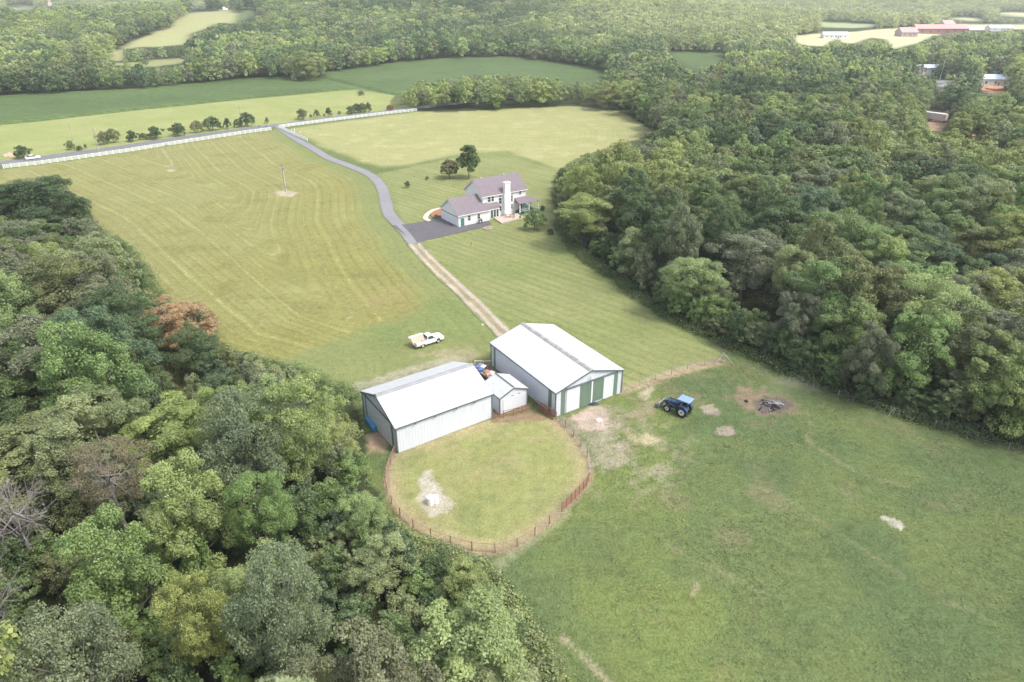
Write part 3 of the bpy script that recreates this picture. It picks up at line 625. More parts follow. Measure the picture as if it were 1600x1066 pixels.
# chimney
cx = 15.75
ch = MB(); ch.box(cx - 1.05, cx + 1.05, .65, 1.69, 0, 5.9); ch.add([(cx - 1.05, .65, 5.9), (cx + 1.05, .65, 5.9), (cx + 1.05, 1.69, 5.9), (cx - 1.05, 1.69, 5.9), (cx - .85, .7, 6.6), (cx + .85, .7, 6.6), (cx + .85, 1.69, 6.6), (cx - .85, 1.69, 6.6)], [(0, 1, 5, 4), (1, 2, 6, 5), (2, 3, 7, 6), (3, 0, 4, 7)])
ch.box(cx - .85, cx + .85, .7, 1.72, 6.6, 8.9); c_ = ch.build('chimney', M['siding'], house)
MB().box(cx - .95, cx + .95, .6, 1.82, 8.9, 9.08).build('chimney_cap', M['white'], c_); MB().tube((cx, 1.2, 9.08), (cx, 1.2, 9.45), .16, n=12).build('flue', M['conc'], c_)
# porch on the east side
MB().slab([(18.9, -.3), (25.3, -.3), (25.3, 6.0), (22.34, 6.0), (22.34, 1.66), (18.9, 1.66)], 0, .5).build('porch_deck', M['teal'], house)
pr = MB(); pr.add([(18.6, -.55, 3.05), (25.7, -.55, 3.05), (25.7, 6.3, 3.05), (22.3, 6.3, 4.2), (22.3, 1.7, 4.25), (18.6, 1.7, 4.25), (22.3, 6.3, 3.05), (18.6, 1.7, 3.05), (22.3, 1.7, 3.05)],
                  [(0, 1, 4, 5), (1, 2, 3, 4), (0, 5, 7), (2, 6, 3), (0, 7, 8, 1), (1, 8, 6, 2)]); pr.build('porch_roof', M['shingle'], house)
for x, y in ((19.1, -.15), (25.1, -.15), (25.1, 2.9), (25.1, 5.8), (22.1, -.15)): MB().box(x - .12, x + .12, y - .12, y + .12, .5, 3.05).build('porch_post', M['white'], house)
rl = MB()
for z in (.75, 1.35): rl.box(19.2, 22.0, -.18, -.12, z, z + .07); rl.box(25.07, 25.13, 0, 5.7, z, z + .07)
for k in range(14): rl.box(19.3 + k * .2, 19.34 + k * .2, -.17, -.13, .8, 1.35)
rl.build('porch_railing', M['white'], house)
dr = MB().box(20.0, 21.0, w0 - .06, w0 - .004, .5, 2.6).build('back_door', M['glass'], house)
st_ = MB()
for k in range(3): st_.box(22.6, 24.2, -.35 - .3 * (k + 1), -.32 - .3 * k, 0, .42 - .13 * k)
st_.build('porch_step', M['conc'], house)
for x in (10.9, 18.2): MB().tube((x, 6.15, 9.2 + .2), (x, 6.15, 10.0), .09, n=8).build('roof_vent', M['white'], house)
pt = [HF.A + HF.u * a + HF.v * b for a, b in ((11.2, .62), (10.3, -4.3), (17.9, -3.5), (18.7, .55))]
MB().slab([tuple(p) for p in pt], -.05, .32).build('patio', M['conc'], kind='structure', label='pale pinkish concrete patio at the foot of the chimney', category='patio')
# curved path, flower bed
pp = smooth_line(GP([(671.5, 345.8), (665, 342), (667, 336), (675, 330), (684, 327), (692, 325)]), 4)
ribbon('garden_path', pp, .62, .12, M['gravel'], lambda t, i: (.62, .52, .43), 4, .03, kind='structure', label='pale curved path round the flower bed beside the garage', category='path')
fb = [G(*p) for p in ((675, 340), (672, 336), (678, 331), (689, 326.5), (690, 339))]
MB().slab(fb, -.03, .2).build('flower_bed', M['mulch'], label='orange mulched flower bed at the left corner of the garage', category='flower bed')

# patio furniture and clutter
def at_house(a, b, z=0): p = HF.A + HF.u * a + HF.v * b; return (float(p[0]), float(p[1]), z)
gt = empty('garden_table', at_house(15.2, -1.4, .32), HF.rot, label='brown round table on the patio in front of the chimney', category='table')
MB().tube((0, 0, .70), (0, 0, .76), .62, n=20).build('table_top', M['rust_pale'], gt); MB().tube((0, 0, 0), (0, 0, .7), .05).build('table_leg', M['tr_dark'], gt)
for k, (a, b) in enumerate(((14.1, -.9), (16.3, -1.2), (15.4, -2.6))):
    c = empty('garden_chair', at_house(a, b, .32), HF.rot + k * 2.1, label=('reddish chair left of the patio table', 'reddish chair right of the patio table', 'reddish chair nearest the lawn by the patio table')[k], category='chair', group='chairs on the patio')
    MB().box(-.25, .25, -.25, .25, .40, .46).build('seat', M['rust_pale'], c); MB().box(-.25, .25, .22, .27, .46, .95).build('backrest', M['rust_pale'], c)
    for x in (-.22, .22):
        for y in (-.22, .22): MB().box(x - .02, x + .02, y - .02, y + .02, 0, .4).build('leg', M['rust_pale'], c)
pt2 = empty('flower_pot', at_house(16.9, -3.4, .32), 0, label='reddish flower pot near the front edge of the patio', category='flower pot')
MB().tube((0, 0, 0), (0, 0, .38), .2, .3, 14).build('pot', M['mulch'], pt2); MB().tube((0, 0, .38), (0, 0, .72), .24, .08, 9).build('plant', M['green'], pt2)
gr = empty('barbecue', at_house(6.1, -.75, .12), HF.rot, label='dark covered barbecue against the garage side wall', category='barbecue')
MB().box(-.45, .45, -.25, .25, .75, 1.0).build('firebox', M['tr_dark'], gr); MB().prism([(-.45, 1.0), (.45, 1.0), (.35, 1.25), (-.35, 1.25)], -.25, .25).build('lid', M['chrome'], gr)
for x in (-.4, .4): MB().box(x - .03, x + .03, -.2, .2, 0, .75).build('leg', M['tr_dark'], gr)
g = G(762.5, 357.5); pl = empty('stone_planter', (*g, 0), 0, label='round stone edged planter on the lawn below the patio', category='planter')
mb = MB()
for k in range(18):
    a = k / 18 * 2 * math.pi; mb.box(math.cos(a) * .95 - .16, math.cos(a) * .95 + .16, math.sin(a) * .95 - .16, math.sin(a) * .95 + .16, 0, .22 + .05 * (k % 3))
mb.build('stone_ring', M['rock'], pl); MB().tube((0, 0, 0), (0, 0, .16), .8, n=16).build('soil', M['mulch'], pl)
g = G(737, 384); bx = empty('yard_stump', (*g, 0), .3, label='small pale stump standing on the lawn below the apron', category='stump')
MB().tube((0, 0, 0), (0, 0, .5), .22, .18, 10).build('stump', M['rock'], bx); MB().tube((0, 0, .5), (0, 0, .75), .12, .10, 8).build('stump_top', M['tr_dark'], bx)
for k, (x, y) in enumerate(((756.5, 273), (773, 270.5))):
    g = G(x, y); cp = empty('clothesline_post', (*g, 0), HF.rot, label=('left thin clothesline post behind the house', 'right thin clothesline post behind the house')[k], category='post', group='clothesline posts behind the house')
    MB().tube((0, 0, 0), (0, 0, 2.3), .06).build('post', M['wood'], cp); MB().box(-.04, .04, -.6, .6, 2.2, 2.28).build('cross_arm', M['wood'], cp)

# ================================================================== vehicles
def wheel(parent, x, y, r, wd, rim=.58, name='wheel', sgn=1, tread=False):
    w_ = empty(name, (x, y, r)); w_.parent = parent
    t = MB(); n = 24; prof = [(r * .62, -wd / 2), (r * .93, -wd / 2), (r, -wd * .36), (r, wd * .36), (r * .93, wd / 2), (r * .62, wd / 2)]
    vs = []; fs = []
    for i in range(n):
        a = 2 * math.pi * i / n
        for q, (rr, yy) in enumerate(prof):
            rr2 = rr * (1.03 if tread and i % 2 and 2 <= q <= 3 else 1); vs.append((math.cos(a) * rr2, yy, math.sin(a) * rr2))
    m_ = len(prof)
    for i in range(n):
        for q in range(m_): fs.append((i * m_ + q, i * m_ + (q + 1) % m_, ((i + 1) % n) * m_ + (q + 1) % m_, ((i + 1) % n) * m_ + q))
    t.add(vs, fs); me = bpy.data.meshes.new('tyre'); me.from_pydata(t.v, [], t.f); me.materials.append(M['rubber']); w_mesh = bpy.data.objects.new('tyre', me); COL.objects.link(w_mesh); w_mesh.parent = w_
    MB().tube((0, -wd * .34, 0), (0, wd * .34, 0), r * rim * 1.08, n=20).build('rim', M['rim'], w_)
    MB().tube((0, -wd * .42, 0), (0, wd * .42, 0), r * .16, n=10).build('hub', M['tr_dark'], w_)
    return w_
# pickup: front towards local +x
A = np.array(G(690.5, 534)); B = np.array(G(655, 545.5)); dv = A - B; ang = math.atan2(dv[1], dv[0]); ctr = (A + B) / 2
nv = np.array([-math.sin(ang), math.cos(ang)]); ctr = ctr + nv * .8
pk = empty('pickup_truck', xy(ctr), ang, label='cream white pickup truck loaded with boards parked behind the sheds', category='pickup truck')
body = MB(); body.prism([(-2.7, .55), (-1.95, .5), (-1.85, .85), (-1.55, 1.0), (-1.2, .85), (-1.1, .48), (1.15, .48), (1.25, .85), (1.55, 1.0), (1.85, .85), (1.95, .5), (2.6, .5), (2.72, .75), (2.66, 1.02), (1.2, 1.15), (.95, 1.18), (-.55, 1.18), (-.55, .75), (-2.6, .75), (-2.7, .8)], -.92, .92)
body.build('body', M['van'], pk)
for y0, y1 in ((-.96, -.84), (.84, .96)): MB().box(-2.72, -.55, y0, y1, .74, 1.22).build('bed_side', M['van'], pk)
MB().box(-2.76, -2.68, -.9, .9, .62, 1.2).build('tailgate', M['van'], pk)
MB().box(-2.68, -.58, -.83, .83, .755, .80).build('bed_floor', M['tr_dark'], pk)
cab = MB(); cab.add([(-.55, -.88, 1.18), (1.15, -.88, 1.16), (1.15, .88, 1.16), (-.55, .88, 1.18), (-.42, -.68, 1.82), (.52, -.68, 1.82), (.52, .68, 1.82), (-.42, .68, 1.82)], [(4, 5, 6, 7), (0, 1, 5, 4), (1, 2, 6, 5), (2, 3, 7, 6), (3, 0, 4, 7)]); cab.build('cab', M['van'], pk)
def quad_glass(pts, name): q = MB().add(pts, [(0, 1, 2, 3)]); return q.build(name, M['glass'], pk)
quad_glass([(1.07, -.76, 1.22), (1.07, .76, 1.22), (.60, .62, 1.76), (.60, -.62, 1.76)], 'windscreen')
for s in (-1, 1): quad_glass([(-.42, s * .885, 1.24), (.85, s * .885, 1.24), (.45, s * .735, 1.74), (-.36, s * .735, 1.74)], 'side_window')
quad_glass([(-.555, -.66, 1.28), (-.555, .66, 1.28), (-.455, .56, 1.74), (-.455, -.56, 1.74)], 'rear_window')
for x in (-1.52, 1.55):
    for y in (-.80, .80): wheel(pk, x, y, .37, .24)
MB().box(2.70, 2.82, -.88, .88, .48, .66).build('bumper', M['chrome'], pk); MB().box(-2.85, -2.76, -.88, .88, .45, .6).build('bumper', M['chrome'], pk)
for s in (-.68, .68): MB().tube((2.66, s, .86), (2.745, s, .86), .10, n=12).build('headlight', M['lamp'], pk)
for s in (-1, 1): MB().box(.78, .92, s * .95 - (.1 if s < 0 else 0), s * .95 + (.1 if s > 0 else 0), 1.18, 1.36).build('mirror', M['tr_dark'], pk)
MB().box(2.655, 2.735, -.5, .5, .74, .96).build('grille', M['tr_dark'], pk)
bl = empty('board_stack', (float(ctr[0]), float(ctr[1]), 0), ang, label='stack of pinkish boards leaning in the bed of the pickup', category='boards')
for k in range(4):
    MB().add([(-3.05, -.35 + k * .1, .82 + k * .05), (-.62, -.35 + k * .1, .82 + k * .05), (-.62, .62 + k * .06, 1.62 + k * .05), (-3.05, .62 + k * .06, 1.62 + k * .05), (-3.05, -.37 + k * .1, .85 + k * .05), (-.62, -.37 + k * .1, .85 + k * .05), (-.62, .60 + k * .06, 1.65 + k * .05), (-3.05, .60 + k * .06, 1.65 + k * .05)],
             [(0, 3, 2, 1), (4, 5, 6, 7), (0, 1, 5, 4), (1, 2, 6, 5), (2, 3, 7, 6), (3, 0, 4, 7)]).build('board', M['board'], bl)
rk = empty('pipe_bundle', (float(ctr[0]), float(ctr[1]), 0), ang, label='long pale bundle lying along the far side of the pickup bed', category='bundle')
MB().box(-3.25, -.55, .70, 1.08, 1.62, 1.86).build('bundle', M['board_pale'], rk); MB().box(-3.0, -2.95, .68, 1.10, 1.6, 1.88).build('strap', M['tr_dark'], rk)
tb = empty('tool_box', (float(ctr[0]), float(ctr[1]), 0), ang, label='dark box in the pickup bed just behind the cab', category='box')
MB().box(-1.5, -.68, -.72, -.25, .80, 1.10).build('box', M['tr_dark'], tb); MB().box(-1.5, -.68, -.74, -.23, 1.10, 1.15).build('lid', M['cap'], tb)

# small passenger car on the road
def small_car(name, cxy, ang, mat, label, L=4.6, group=None):
    c = empty(name, xy(cxy, .12), ang, label=label, category='car', group=group); h = L / 2
    MB().prism([(-h, .45), (-h + .1, .3), (h - .15, .28), (h, .5), (h - .05, .72), (h - 1.3, .92), (-h + .9, .98), (-h + .05, .9)], -.88, .88).build('body', M[mat], c)
    MB().add([(-h + .7, -.84, .97), (h - 1.2, -.84, .92), (h - 1.2, .84, .92), (-h + .7, .84, .97), (-h + 1.3, -.64, 1.42), (h - 2.1, -.64, 1.42), (h - 2.1, .64, 1.42), (-h + 1.3, .64, 1.42)], [(4, 5, 6, 7), (0, 1, 5, 4), (1, 2, 6, 5), (2, 3, 7, 6), (3, 0, 4, 7)]).build('greenhouse', M['glass'], c)
    MB().box(-h + 1.28, h - 2.08, -.65, .65, 1.42, 1.46).build('roof', M[mat], c)
    for x in (-h + .85, h - .85):
        for y in (-.78, .78): wheel(c, x, y, .32, .2)
    for s in (-.6, .6): MB().box(h - .09, h + .005, s - .18, s + .18, .56, .68).build('headlight', M['lamp'], c)
    return c
g0 = np.array(G(42, 250.5)); g1 = np.array(G(62, 247.8)); dv = g1 - g0
small_car('car', (g0 + g1) / 2, math.atan2(dv[1], dv[0]), 'white', 'white car driving on the grey road at the left edge')

# tractor with loader; front towards local +x
TF = np.array(G(1050.7, 635.5)); TR = np.array(G(1072.5, 643.8)); dv = TF - TR; ang = math.atan2(dv[1], dv[0]); nv = np.array([math.sin(ang), -math.cos(ang)])
tc_ = TR + (-nv) * .85
tr = empty('tractor', xy(tc_), ang, label='blue tractor with pale roof and front loader on the bare ground', category='tractor')
for s in (-1, 1):
    wheel(tr, 0, s * .82, .80, .48, .55, tread=True); wheel(tr, 2.3, s * .80, .56, .36, .55, tread=True)
MB().prism([(.75, .95), (2.85, .85), (2.95, 1.0), (2.9, 1.45), (2.6, 1.58), (.75, 1.72)], -.34, .34, .05).build('bonnet', M['tr_blue'], tr)
MB().box(2.88, 2.97, -.28, .28, .9, 1.4).build('grille', M['tr_dark'], tr); MB().box(-.3, 2.7, -.25, .25, .55, .95).build('chassis', M['tr_dark'], tr)
MB().tube((2.3, -.7, .56), (2.3, .7, .56), .08).build('front_axle', M['tr_dark'], tr); MB().tube((0, -.7, .80), (0, .7, .80), .14).build('rear_axle', M['tr_dark'], tr)
MB().tube((2.0, .25, 1.6), (2.0, .25, 2.15), .04).build('exhaust', M['tr_dark'], tr)
for s in (-1, 1):
    f = MB(); n = 8
    pts = [(math.cos(a) * .92, math.sin(a) * .92 + .80) for a in [math.radians(25 + 130 * k / n) for k in range(n + 1)]]
    for (xa, za), (xb, zb) in zip(pts, pts[1:]):
        y0, y1 = sorted((s * .50, s * 1.06)); f.add([(xa, y0, za), (xb, y0, zb), (xb, y1, zb), (xa, y1, za), (xa, y0, za + .04), (xb, y0, zb + .04), (xb, y1, zb + .04), (xa, y1, za + .04)], [(0, 1, 2, 3), (4, 7, 6, 5), (0, 4, 5, 1), (3, 2, 6, 7), (1, 5, 6, 2), (0, 3, 7, 4)])
    f.build('fender', M['tr_blue'], tr)
    for x in (-.55, .75): MB().tube((x, s * .52, 1.3), (x * .92, s * .55, 2.5), .045).build('roof_post', M['tr_dark'], tr)
MB().prism([(-.85, 2.5), (1.0, 2.5), (1.05, 2.56), (.9, 2.66), (-.75, 2.66), (-.9, 2.56)], -.80, .80).build('roof', M['tr_roof'], tr)
MB().box(-.35, .15, -.28, .28, 1.3, 1.42).build('seat', M['tr_dark'], tr); MB().box(-.42, -.32, -.28, .28, 1.42, 1.95).build('seat_back', M['tr_dark'], tr)
MB().tube((.72, 0, 1.55), (.5, 0, 1.8), .03).build('steering_column', M['tr_dark'], tr); MB().tube((.49, 0, 1.79), (.47, 0, 1.83), .2, n=14).build('steering_wheel', M['tr_dark'], tr)
for s in (-1, 1):
    a = MB(); y = s * .48; a.tube((.9, y, 1.55), (2.5, y, 1.65), .075, n=6); a.tube((2.5, y, 1.65), (3.65, y, .55), .075, n=6); a.build('loader_arm', M['tr_dark'], tr)
    MB().tube((1.3, y, .9), (2.4, y, 1.5), .04).build('hydraulic_ram', M['steel'], tr); MB().box(.95, 1.15, y - .07, y + .07, .6, 1.6).build('loader_post', M['tr_dark'], tr)
bk = MB(); prof = [(3.55, .25), (3.6, .85), (3.75, .95), (3.72, .80), (3.68, .3), (4.35, .12), (4.35, .08), (3.6, .15)]
bk.prism(prof, -.95, .95); bk.box(3.6, 4.2, -.97, -.93, .12, .7); bk.box(3.6, 4.2, .93, .97, .12, .7); bk.build('bucket', M['steel'], tr)
MB().box(-1.0, -.75, -.3, .3, .5, .65).build('drawbar', M['tr_dark'], tr)
for s in (-.2, .2): MB().tube((2.93, s, 1.2), (2.985, s, 1.2), .07, n=10).build('headlight', M['lamp'], tr)

# trailer with mixed junk between the sheds
g = G(758, 585); tl = empty('flat_trailer', (*g, 0), BF.rot + R_(98), label='low flat trailer heaped with coloured junk between the barns', category='trailer')
MB().box(-2.2, 2.2, -.95, .95, .45, .55).build('deck', M['wood'], tl)
for s in (-1, 1): MB().box(-2.25, 2.25, s * .98 - .04, s * .98 + .04, .55, .72).build('side_rail', M['steel'], tl)
for s in (-1, 1): wheel(tl, -.2, s * 1.1, .33, .2)
MB().tube((2.2, 0, .5), (3.2, 0, .45), .05).build('drawbar', M['steel'], tl)
junk = [('blue_barrel', 'blue', 1.5, .3, 'tube', 'blue barrel lying on the far end of the junk trailer'), ('white_tub', 'white', .9, -.4, 'box', 'white tub on the left side of the junk trailer'), ('blue_crate', 'blue', .5, .45, 'box', 'blue crate in the middle of the junk trailer'),
        ('orange_tarp', 'orange', -.5, .1, 'heap', 'orange tarp bundled on the near half of the junk trailer'), ('pink_sack', 'board_pale', -1.4, -.3, 'heap', 'pale pink sack at the near end of the junk trailer'), ('red_can', 'pink_roof', -1.5, .55, 'tube', 'red can at the near right corner of the junk trailer'),
        ('dark_engine', 'tr_dark', .1, -.55, 'box', 'dark machine part beside the orange tarp on the trailer'), ('grey_bag', 'cap_pale', 1.8, -.45, 'heap', 'grey bag at the far left corner of the junk trailer')]
def blob(r, h, seed, n=10, m_=5):
    b = MB(); rd = random.Random(seed); vs = []
    for j in range(m_ + 1):
        t = j / m_ * math.pi / 2
        for i in range(n):
            a = 2 * math.pi * i / n; q = r * math.cos(t) * (1 + rd.uniform(-.2, .2)); vs.append((q * math.cos(a), q * math.sin(a), h * math.sin(t) * (1 + rd.uniform(-.12, .12))))
    fs = [(j * n + i, j * n + (i + 1) % n, (j + 1) * n + (i + 1) % n, (j + 1) * n + i) for j in range(m_) for i in range(n)] + [tuple(range(n))[::-1], tuple(range(m_ * n, m_ * n + n))]
    return b.add(vs, fs)
for k, (nm, mt, x, y, ty, lab) in enumerate(junk):
    c, s = math.cos(tl.rotation_euler.z), math.sin(tl.rotation_euler.z); px = (g[0] + x * c - y * s, g[1] + x * s + y * c)
    if ty == 'tube':
        j = MB().tube((-.4, 0, .28), (.4, 0, .28), .27, n=16); 
        for q in (-.38, -.13, .13, .38): j.tube((q - .015, 0, .28), (q + .015, 0, .28), .285, n=16)
    elif ty == 'box': j = MB().box(-.38, .38, -.3, .3, 0, .38); j.box(-.42, .42, -.34, .34, .38, .43)
    else: j = blob(.55, .5, k)
    o = j.build(nm, M[mt], label=lab, category='junk'); o.location = (px[0], px[1], .56); o.rotation_euler.z = k * .7 + .3

# blue tank by the west gable
p0 = np.array(G(576, 657)); p1 = np.array(G(588, 673)); dv = p1 - p0; L = float(np.hypot(*dv)); ang = math.atan2(dv[1], dv[0])
tk = empty('blue_trough', xy((p0 + p1) / 2), ang, label='long ribbed blue plastic trough lying beside the grey gable end', category='trough')
h = L / 2 + .1; prof = [(-.55, 0), (.55, 0), (.62, .35), (.52, .72), (.25, .85), (-.25, .85), (-.52, .72), (-.62, .35)]
t = MB(); n = len(prof); xs = [-h, -h + .12, h - .12, h]; sc4 = [.86, 1, 1, .86]
vs = [(x, y * s_, z * (s_ if z > .5 else 1)) for x, s_ in zip(xs, sc4) for y, z in prof]
fs = [(j * n + i, j * n + (i + 1) % n, (j + 1) * n + (i + 1) % n, (j + 1) * n + i) for j in range(3) for i in range(n)] + [tuple(range(n))[::-1], tuple(range(3 * n, 4 * n))]
t.add(vs, fs); t.build('shell', M['tank_blue'], tk)
rb = MB()
for k in range(-3, 4):
    x = k * h / 4
    vs = [(xx, y * 1.05, z * 1.04) for xx in (x - .04, x + .04) for y, z in prof]; rb.add(vs, [(i, (i + 1) % n, n + (i + 1) % n, n + i) for i in range(n)] + [tuple(range(n))[::-1], tuple(range(n, 2 * n))])
rb.build('rib', M['tank_blue'], tk)

# white tanks in the paddock
for k, (x, y, r, hh, lab) in enumerate(((673, 787, .50, 1.15, 'larger left white plastic drum on the stony patch in the paddock'), (681, 785.5, .40, 1.0, 'smaller right white plastic drum on the stony patch in the paddock'))):
    g = G(x, y); c = empty('plastic_drum', (*g, 0), 0, label=lab, category='drum', group='white drums in the paddock')
    b = MB(); n = 20; pr_ = [(r * .96, 0), (r, .06), (r, hh * .85), (r * .93, hh * .94), (r * .6, hh)]
    b.add([(q * math.cos(2 * math.pi * i / n), q * math.sin(2 * math.pi * i / n), z) for q, z in pr_ for i in range(n)], [(j * n + i, j * n + (i + 1) % n, (j + 1) * n + (i + 1) % n, (j + 1) * n + i) for j in range(4) for i in range(n)] + [tuple(range(4 * n, 5 * n))])
    b.build('drum_body', M['white'], c, smooth=False); MB().tube((0, 0, hh), (0, 0, hh + .07), r * .3, n=14).build('lid', M['white'], c)
    bb = MB()
    for z in (.3, .62): bb.tube((0, 0, hh * z), (0, 0, hh * z + .04), r * 1.02, n=20)
    bb.build('hoop', M['white'], c)
def rocks(name, region, n, smin, smax, mat, label, seed, zz=0):
    rd = random.Random(seed); P = GP(region); x0, y0 = P.min(0); x1, y1 = P.max(0); b = MB(); k = 0
    while k < n:
        x = rd.uniform(x0, x1); y = rd.uniform(y0, y1)
        if not inside(np.array([x]), np.array([y]), P)[0]: continue
        s = rd.uniform(smin, smax); a = rd.uniform(0, 6.3); q = [(math.cos(a + i * 1.05) * s * rd.uniform(.7, 1.2), math.sin(a + i * 1.05) * s * rd.uniform(.6, 1.1)) for i in range(6)]
        b.add([(x + u, y + v, zz) for u, v in q] + [(x + u * .6, y + v * .6, zz + s * rd.uniform(.25, .6)) for u, v in q], [(i, (i + 1) % 6, (i + 1) % 6 + 6, i + 6) for i in range(6)] + [tuple(range(6, 12))]); k += 1
    return b.build(name, M[mat], kind='stuff', label=label, category='rubble')
rocks('rubble', [(655, 745), (670, 738), (690, 760), (712, 788), (700, 800), (672, 805), (652, 780)], 260, .04, .14, 'rock', 'pale broken stones strewn round the white drums', 3)
rocks('rubble', [(905, 690), (925, 675), (965, 650), (975, 712), (965, 730), (940, 745), (922, 720)], 260, .03, .10, 'rock', 'pale stones scattered on worn ground east of the paddock', 4)
g = G(936, 657); o = blob(.42, .32, 5).build('white_sack', M['white'], label='white sack lying on the bare dirt outside the barn doors', category='sack'); o.location = (*g, 0)
g = G(926, 632); o = blob(.75, .35, 6).build('black_tarp', M['tr_dark'], label='crumpled black tarp at the foot of the right green door', category='tarp'); o.location = (*g, 0); o.scale = (1.1, .6, 1)
for k, (x, y, s, lab) in enumerate(((753.5, 508, .32, 'pale boulder in the grass beside the end of the gravel track'), (1319, 604, .28, 'pale boulder at the foot of the right wood edge'))):
    g = G(x, y); o = blob(s, s * .9, 30 + k).build('boulder', M['rock'], label=lab, category='boulder'); o.location = (*g, 0)

# burn pile
g = np.array(G(1206, 634)); bp_ = empty('burn_pile', xy(g), .2, label='charred heap of logs and pale ash on scorched ground', category='burn pile')
o = blob(1.5, .42, 12, 16, 6).build('ash_heap', M['ash'], bp_); o.location = (.5, .5, 0); o.scale = (1.0, .75, .6)
rd = random.Random(8)
for k in range(26):
    a = rd.uniform(0, math.pi); L = rd.uniform(.7, 1.9); x, y = rd.gauss(0, .8), rd.gauss(0, .6); z = .08 + .12 * math.exp(-(x * x + y * y))
    MB().tube((x - math.cos(a) * L / 2, y - math.sin(a) * L / 2, z + rd.uniform(-.1, .1)), (x + math.cos(a) * L / 2, y + math.sin(a) * L / 2, z + rd.uniform(0, .18)), rd.uniform(.05, .13), rd.uniform(.03, .09), 7).build('charred_log', M[('char', 'char', 'wood_dark', 'char', 'wood')[k % 5]], bp_)
g = G(1166, 627.5); o = blob(.3, .3, 22).build('charred_stump', M['char'], label='small black stump on the scorched ground left of the ash', category='stump'); o.location = (*g, 0)

# ================================================================== fences and poles
def post_fence(name, line, step, post, rails, h, mp, mr, label, lean=0, closed=False, seed=0, skip=None, plen=.0):
    P = np.array(line); seg = np.hypot(*np.diff(P, axis=0).T); cum = np.concatenate([[0], np.cumsum(seg)]); L = cum[-1]; n = max(1, int(round(L / step)))
    def pos(s): i = min(np.searchsorted(cum, s, 'right') - 1, len(seg) - 1); t = (s - cum[i]) / seg[i]; return P[i] + (P[i + 1] - P[i]) * t
    o0 = pos(0); root = empty(name, (float(o0[0]), float(o0[1]), 0), 0, label=label, category='fence'); rd = random.Random(seed)
    pm = None; pts = []
    for k in range(n + 1):
        q = pos(min(L, k * L / n)) - o0; pts.append(q)
        if pm is None: po = MB().box(-post, post, -post, post, 0, h + plen).build('post', M[mp], root); pm = po.data
        else: po = link('post', pm, root)
        dvec = pos(min(L, k * L / n + .5)) - pos(max(0, k * L / n - .5)); po.location = (float(q[0]), float(q[1]), 0); po.rotation_euler = (rd.uniform(-lean, lean), rd.uniform(-lean, lean), math.atan2(dvec[1], dvec[0]))
    for (z0, z1, th, nm) in rails:
        r = MB()
        for a, b in zip(pts, pts[1:]):
            d_ = (b - a) / (np.hypot(*(b - a)) + 1e-9); nn = np.array([-d_[1], d_[0]]) * th
            r.add([(*(a + nn), z0), (*(b + nn), z0), (*(b - nn), z0), (*(a - nn), z0), (*(a + nn), z1), (*(b + nn), z1), (*(b - nn), z1), (*(a - nn), z1)], [(0, 3, 2, 1), (4, 5, 6, 7), (0, 1, 5, 4), (1, 2, 6, 5), (2, 3, 7, 6), (3, 0, 4, 7)])
        r.build(nm, M[mr], root)
    return root
WR = [(.22, .37, .035, 'rail'), (.58, .73, .035, 'rail'), (.92, 1.07, .035, 'rail'), (1.24, 1.39, .035, 'rail')]
post_fence('white_fence', FENCE_L, 2.3, .085, WR, 1.5, 'white', 'white', 'long white rail fence along the road left of the driveway')
post_fence('white_fence', FENCE_R, 2.3, .085, WR, 1.5, 'white', 'white', 'white rail fence along the road right of the driveway')
post_fence('white_fence', FENCE_W, 2.3, .085, WR, 1.5, 'white', 'white', 'short white rail fence slanting beside the driveway entrance')
nP = len(PADDOCK)
i1 = int(nP * .66); i2 = int(nP * .775)
WW = [(z, z + .018, .009, 'wire') for z in (.15, .35, .55, .78, 1.0, 1.2)]
post_fence('paddock_fence', PADDOCK[:i1 + 1], 2.6, .045, WW + [(1.22, 1.27, .02, 'top_rail')], 1.35, 'wood_dark', 'rust_pale', 'rusty wire fence round the left and near side of the paddock', .04, seed=2)
RP = [(z, z + .045, .022, 'rail') for z in (.12, .36, .60, .84, 1.08, 1.30)]
post_fence('paddock_fence', PADDOCK[i1:i2 + 1], .95, .035, RP, 1.45, 'rust', 'rust', 'red steel rail section at the lower right of the paddock', .02, seed=3)
post_fence('paddock_fence', PADDOCK[i2:], 2.4, .045, WW, 1.35, 'wood_dark', 'wire', 'grey wire fence on the upper right curve of the paddock', .04, seed=4)
post_fence('corral_rail', GP([(771, 655.5), (783, 653.5), (800, 650), (830, 640)]), 1.5, .03, [(z, z + .04, .02, 'rail') for z in (.4, .75, 1.1)], 1.2, 'rust', 'rust', 'thin red rails in front of the small shed', .02, seed=5)
post_fence('yard_fence', BARNFENCE, 3.2, .04, [(z, z + .015, .007, 'wire') for z in (.4, .75, 1.1)], 1.25, 'wood', 'wire', 'thin wire fence from the barn corner to the wood', .03, seed=6)
post_fence('wood_fence', WOODFENCE, 3.6, .035, [(z, z + .012, .006, 'wire') for z in (.4, .75, 1.1)], 1.2, 'wood', 'wire', 'wire fence running along the foot of the right wood', .03, seed=7)
post_fence('white_rail', GP([(742, 570.5), (756, 571), (768, 570.5)]), 1.5, .04, [(.75, .83, .04, 'rail')], .85, 'white', 'white', 'low white pipe rail between the two barns')
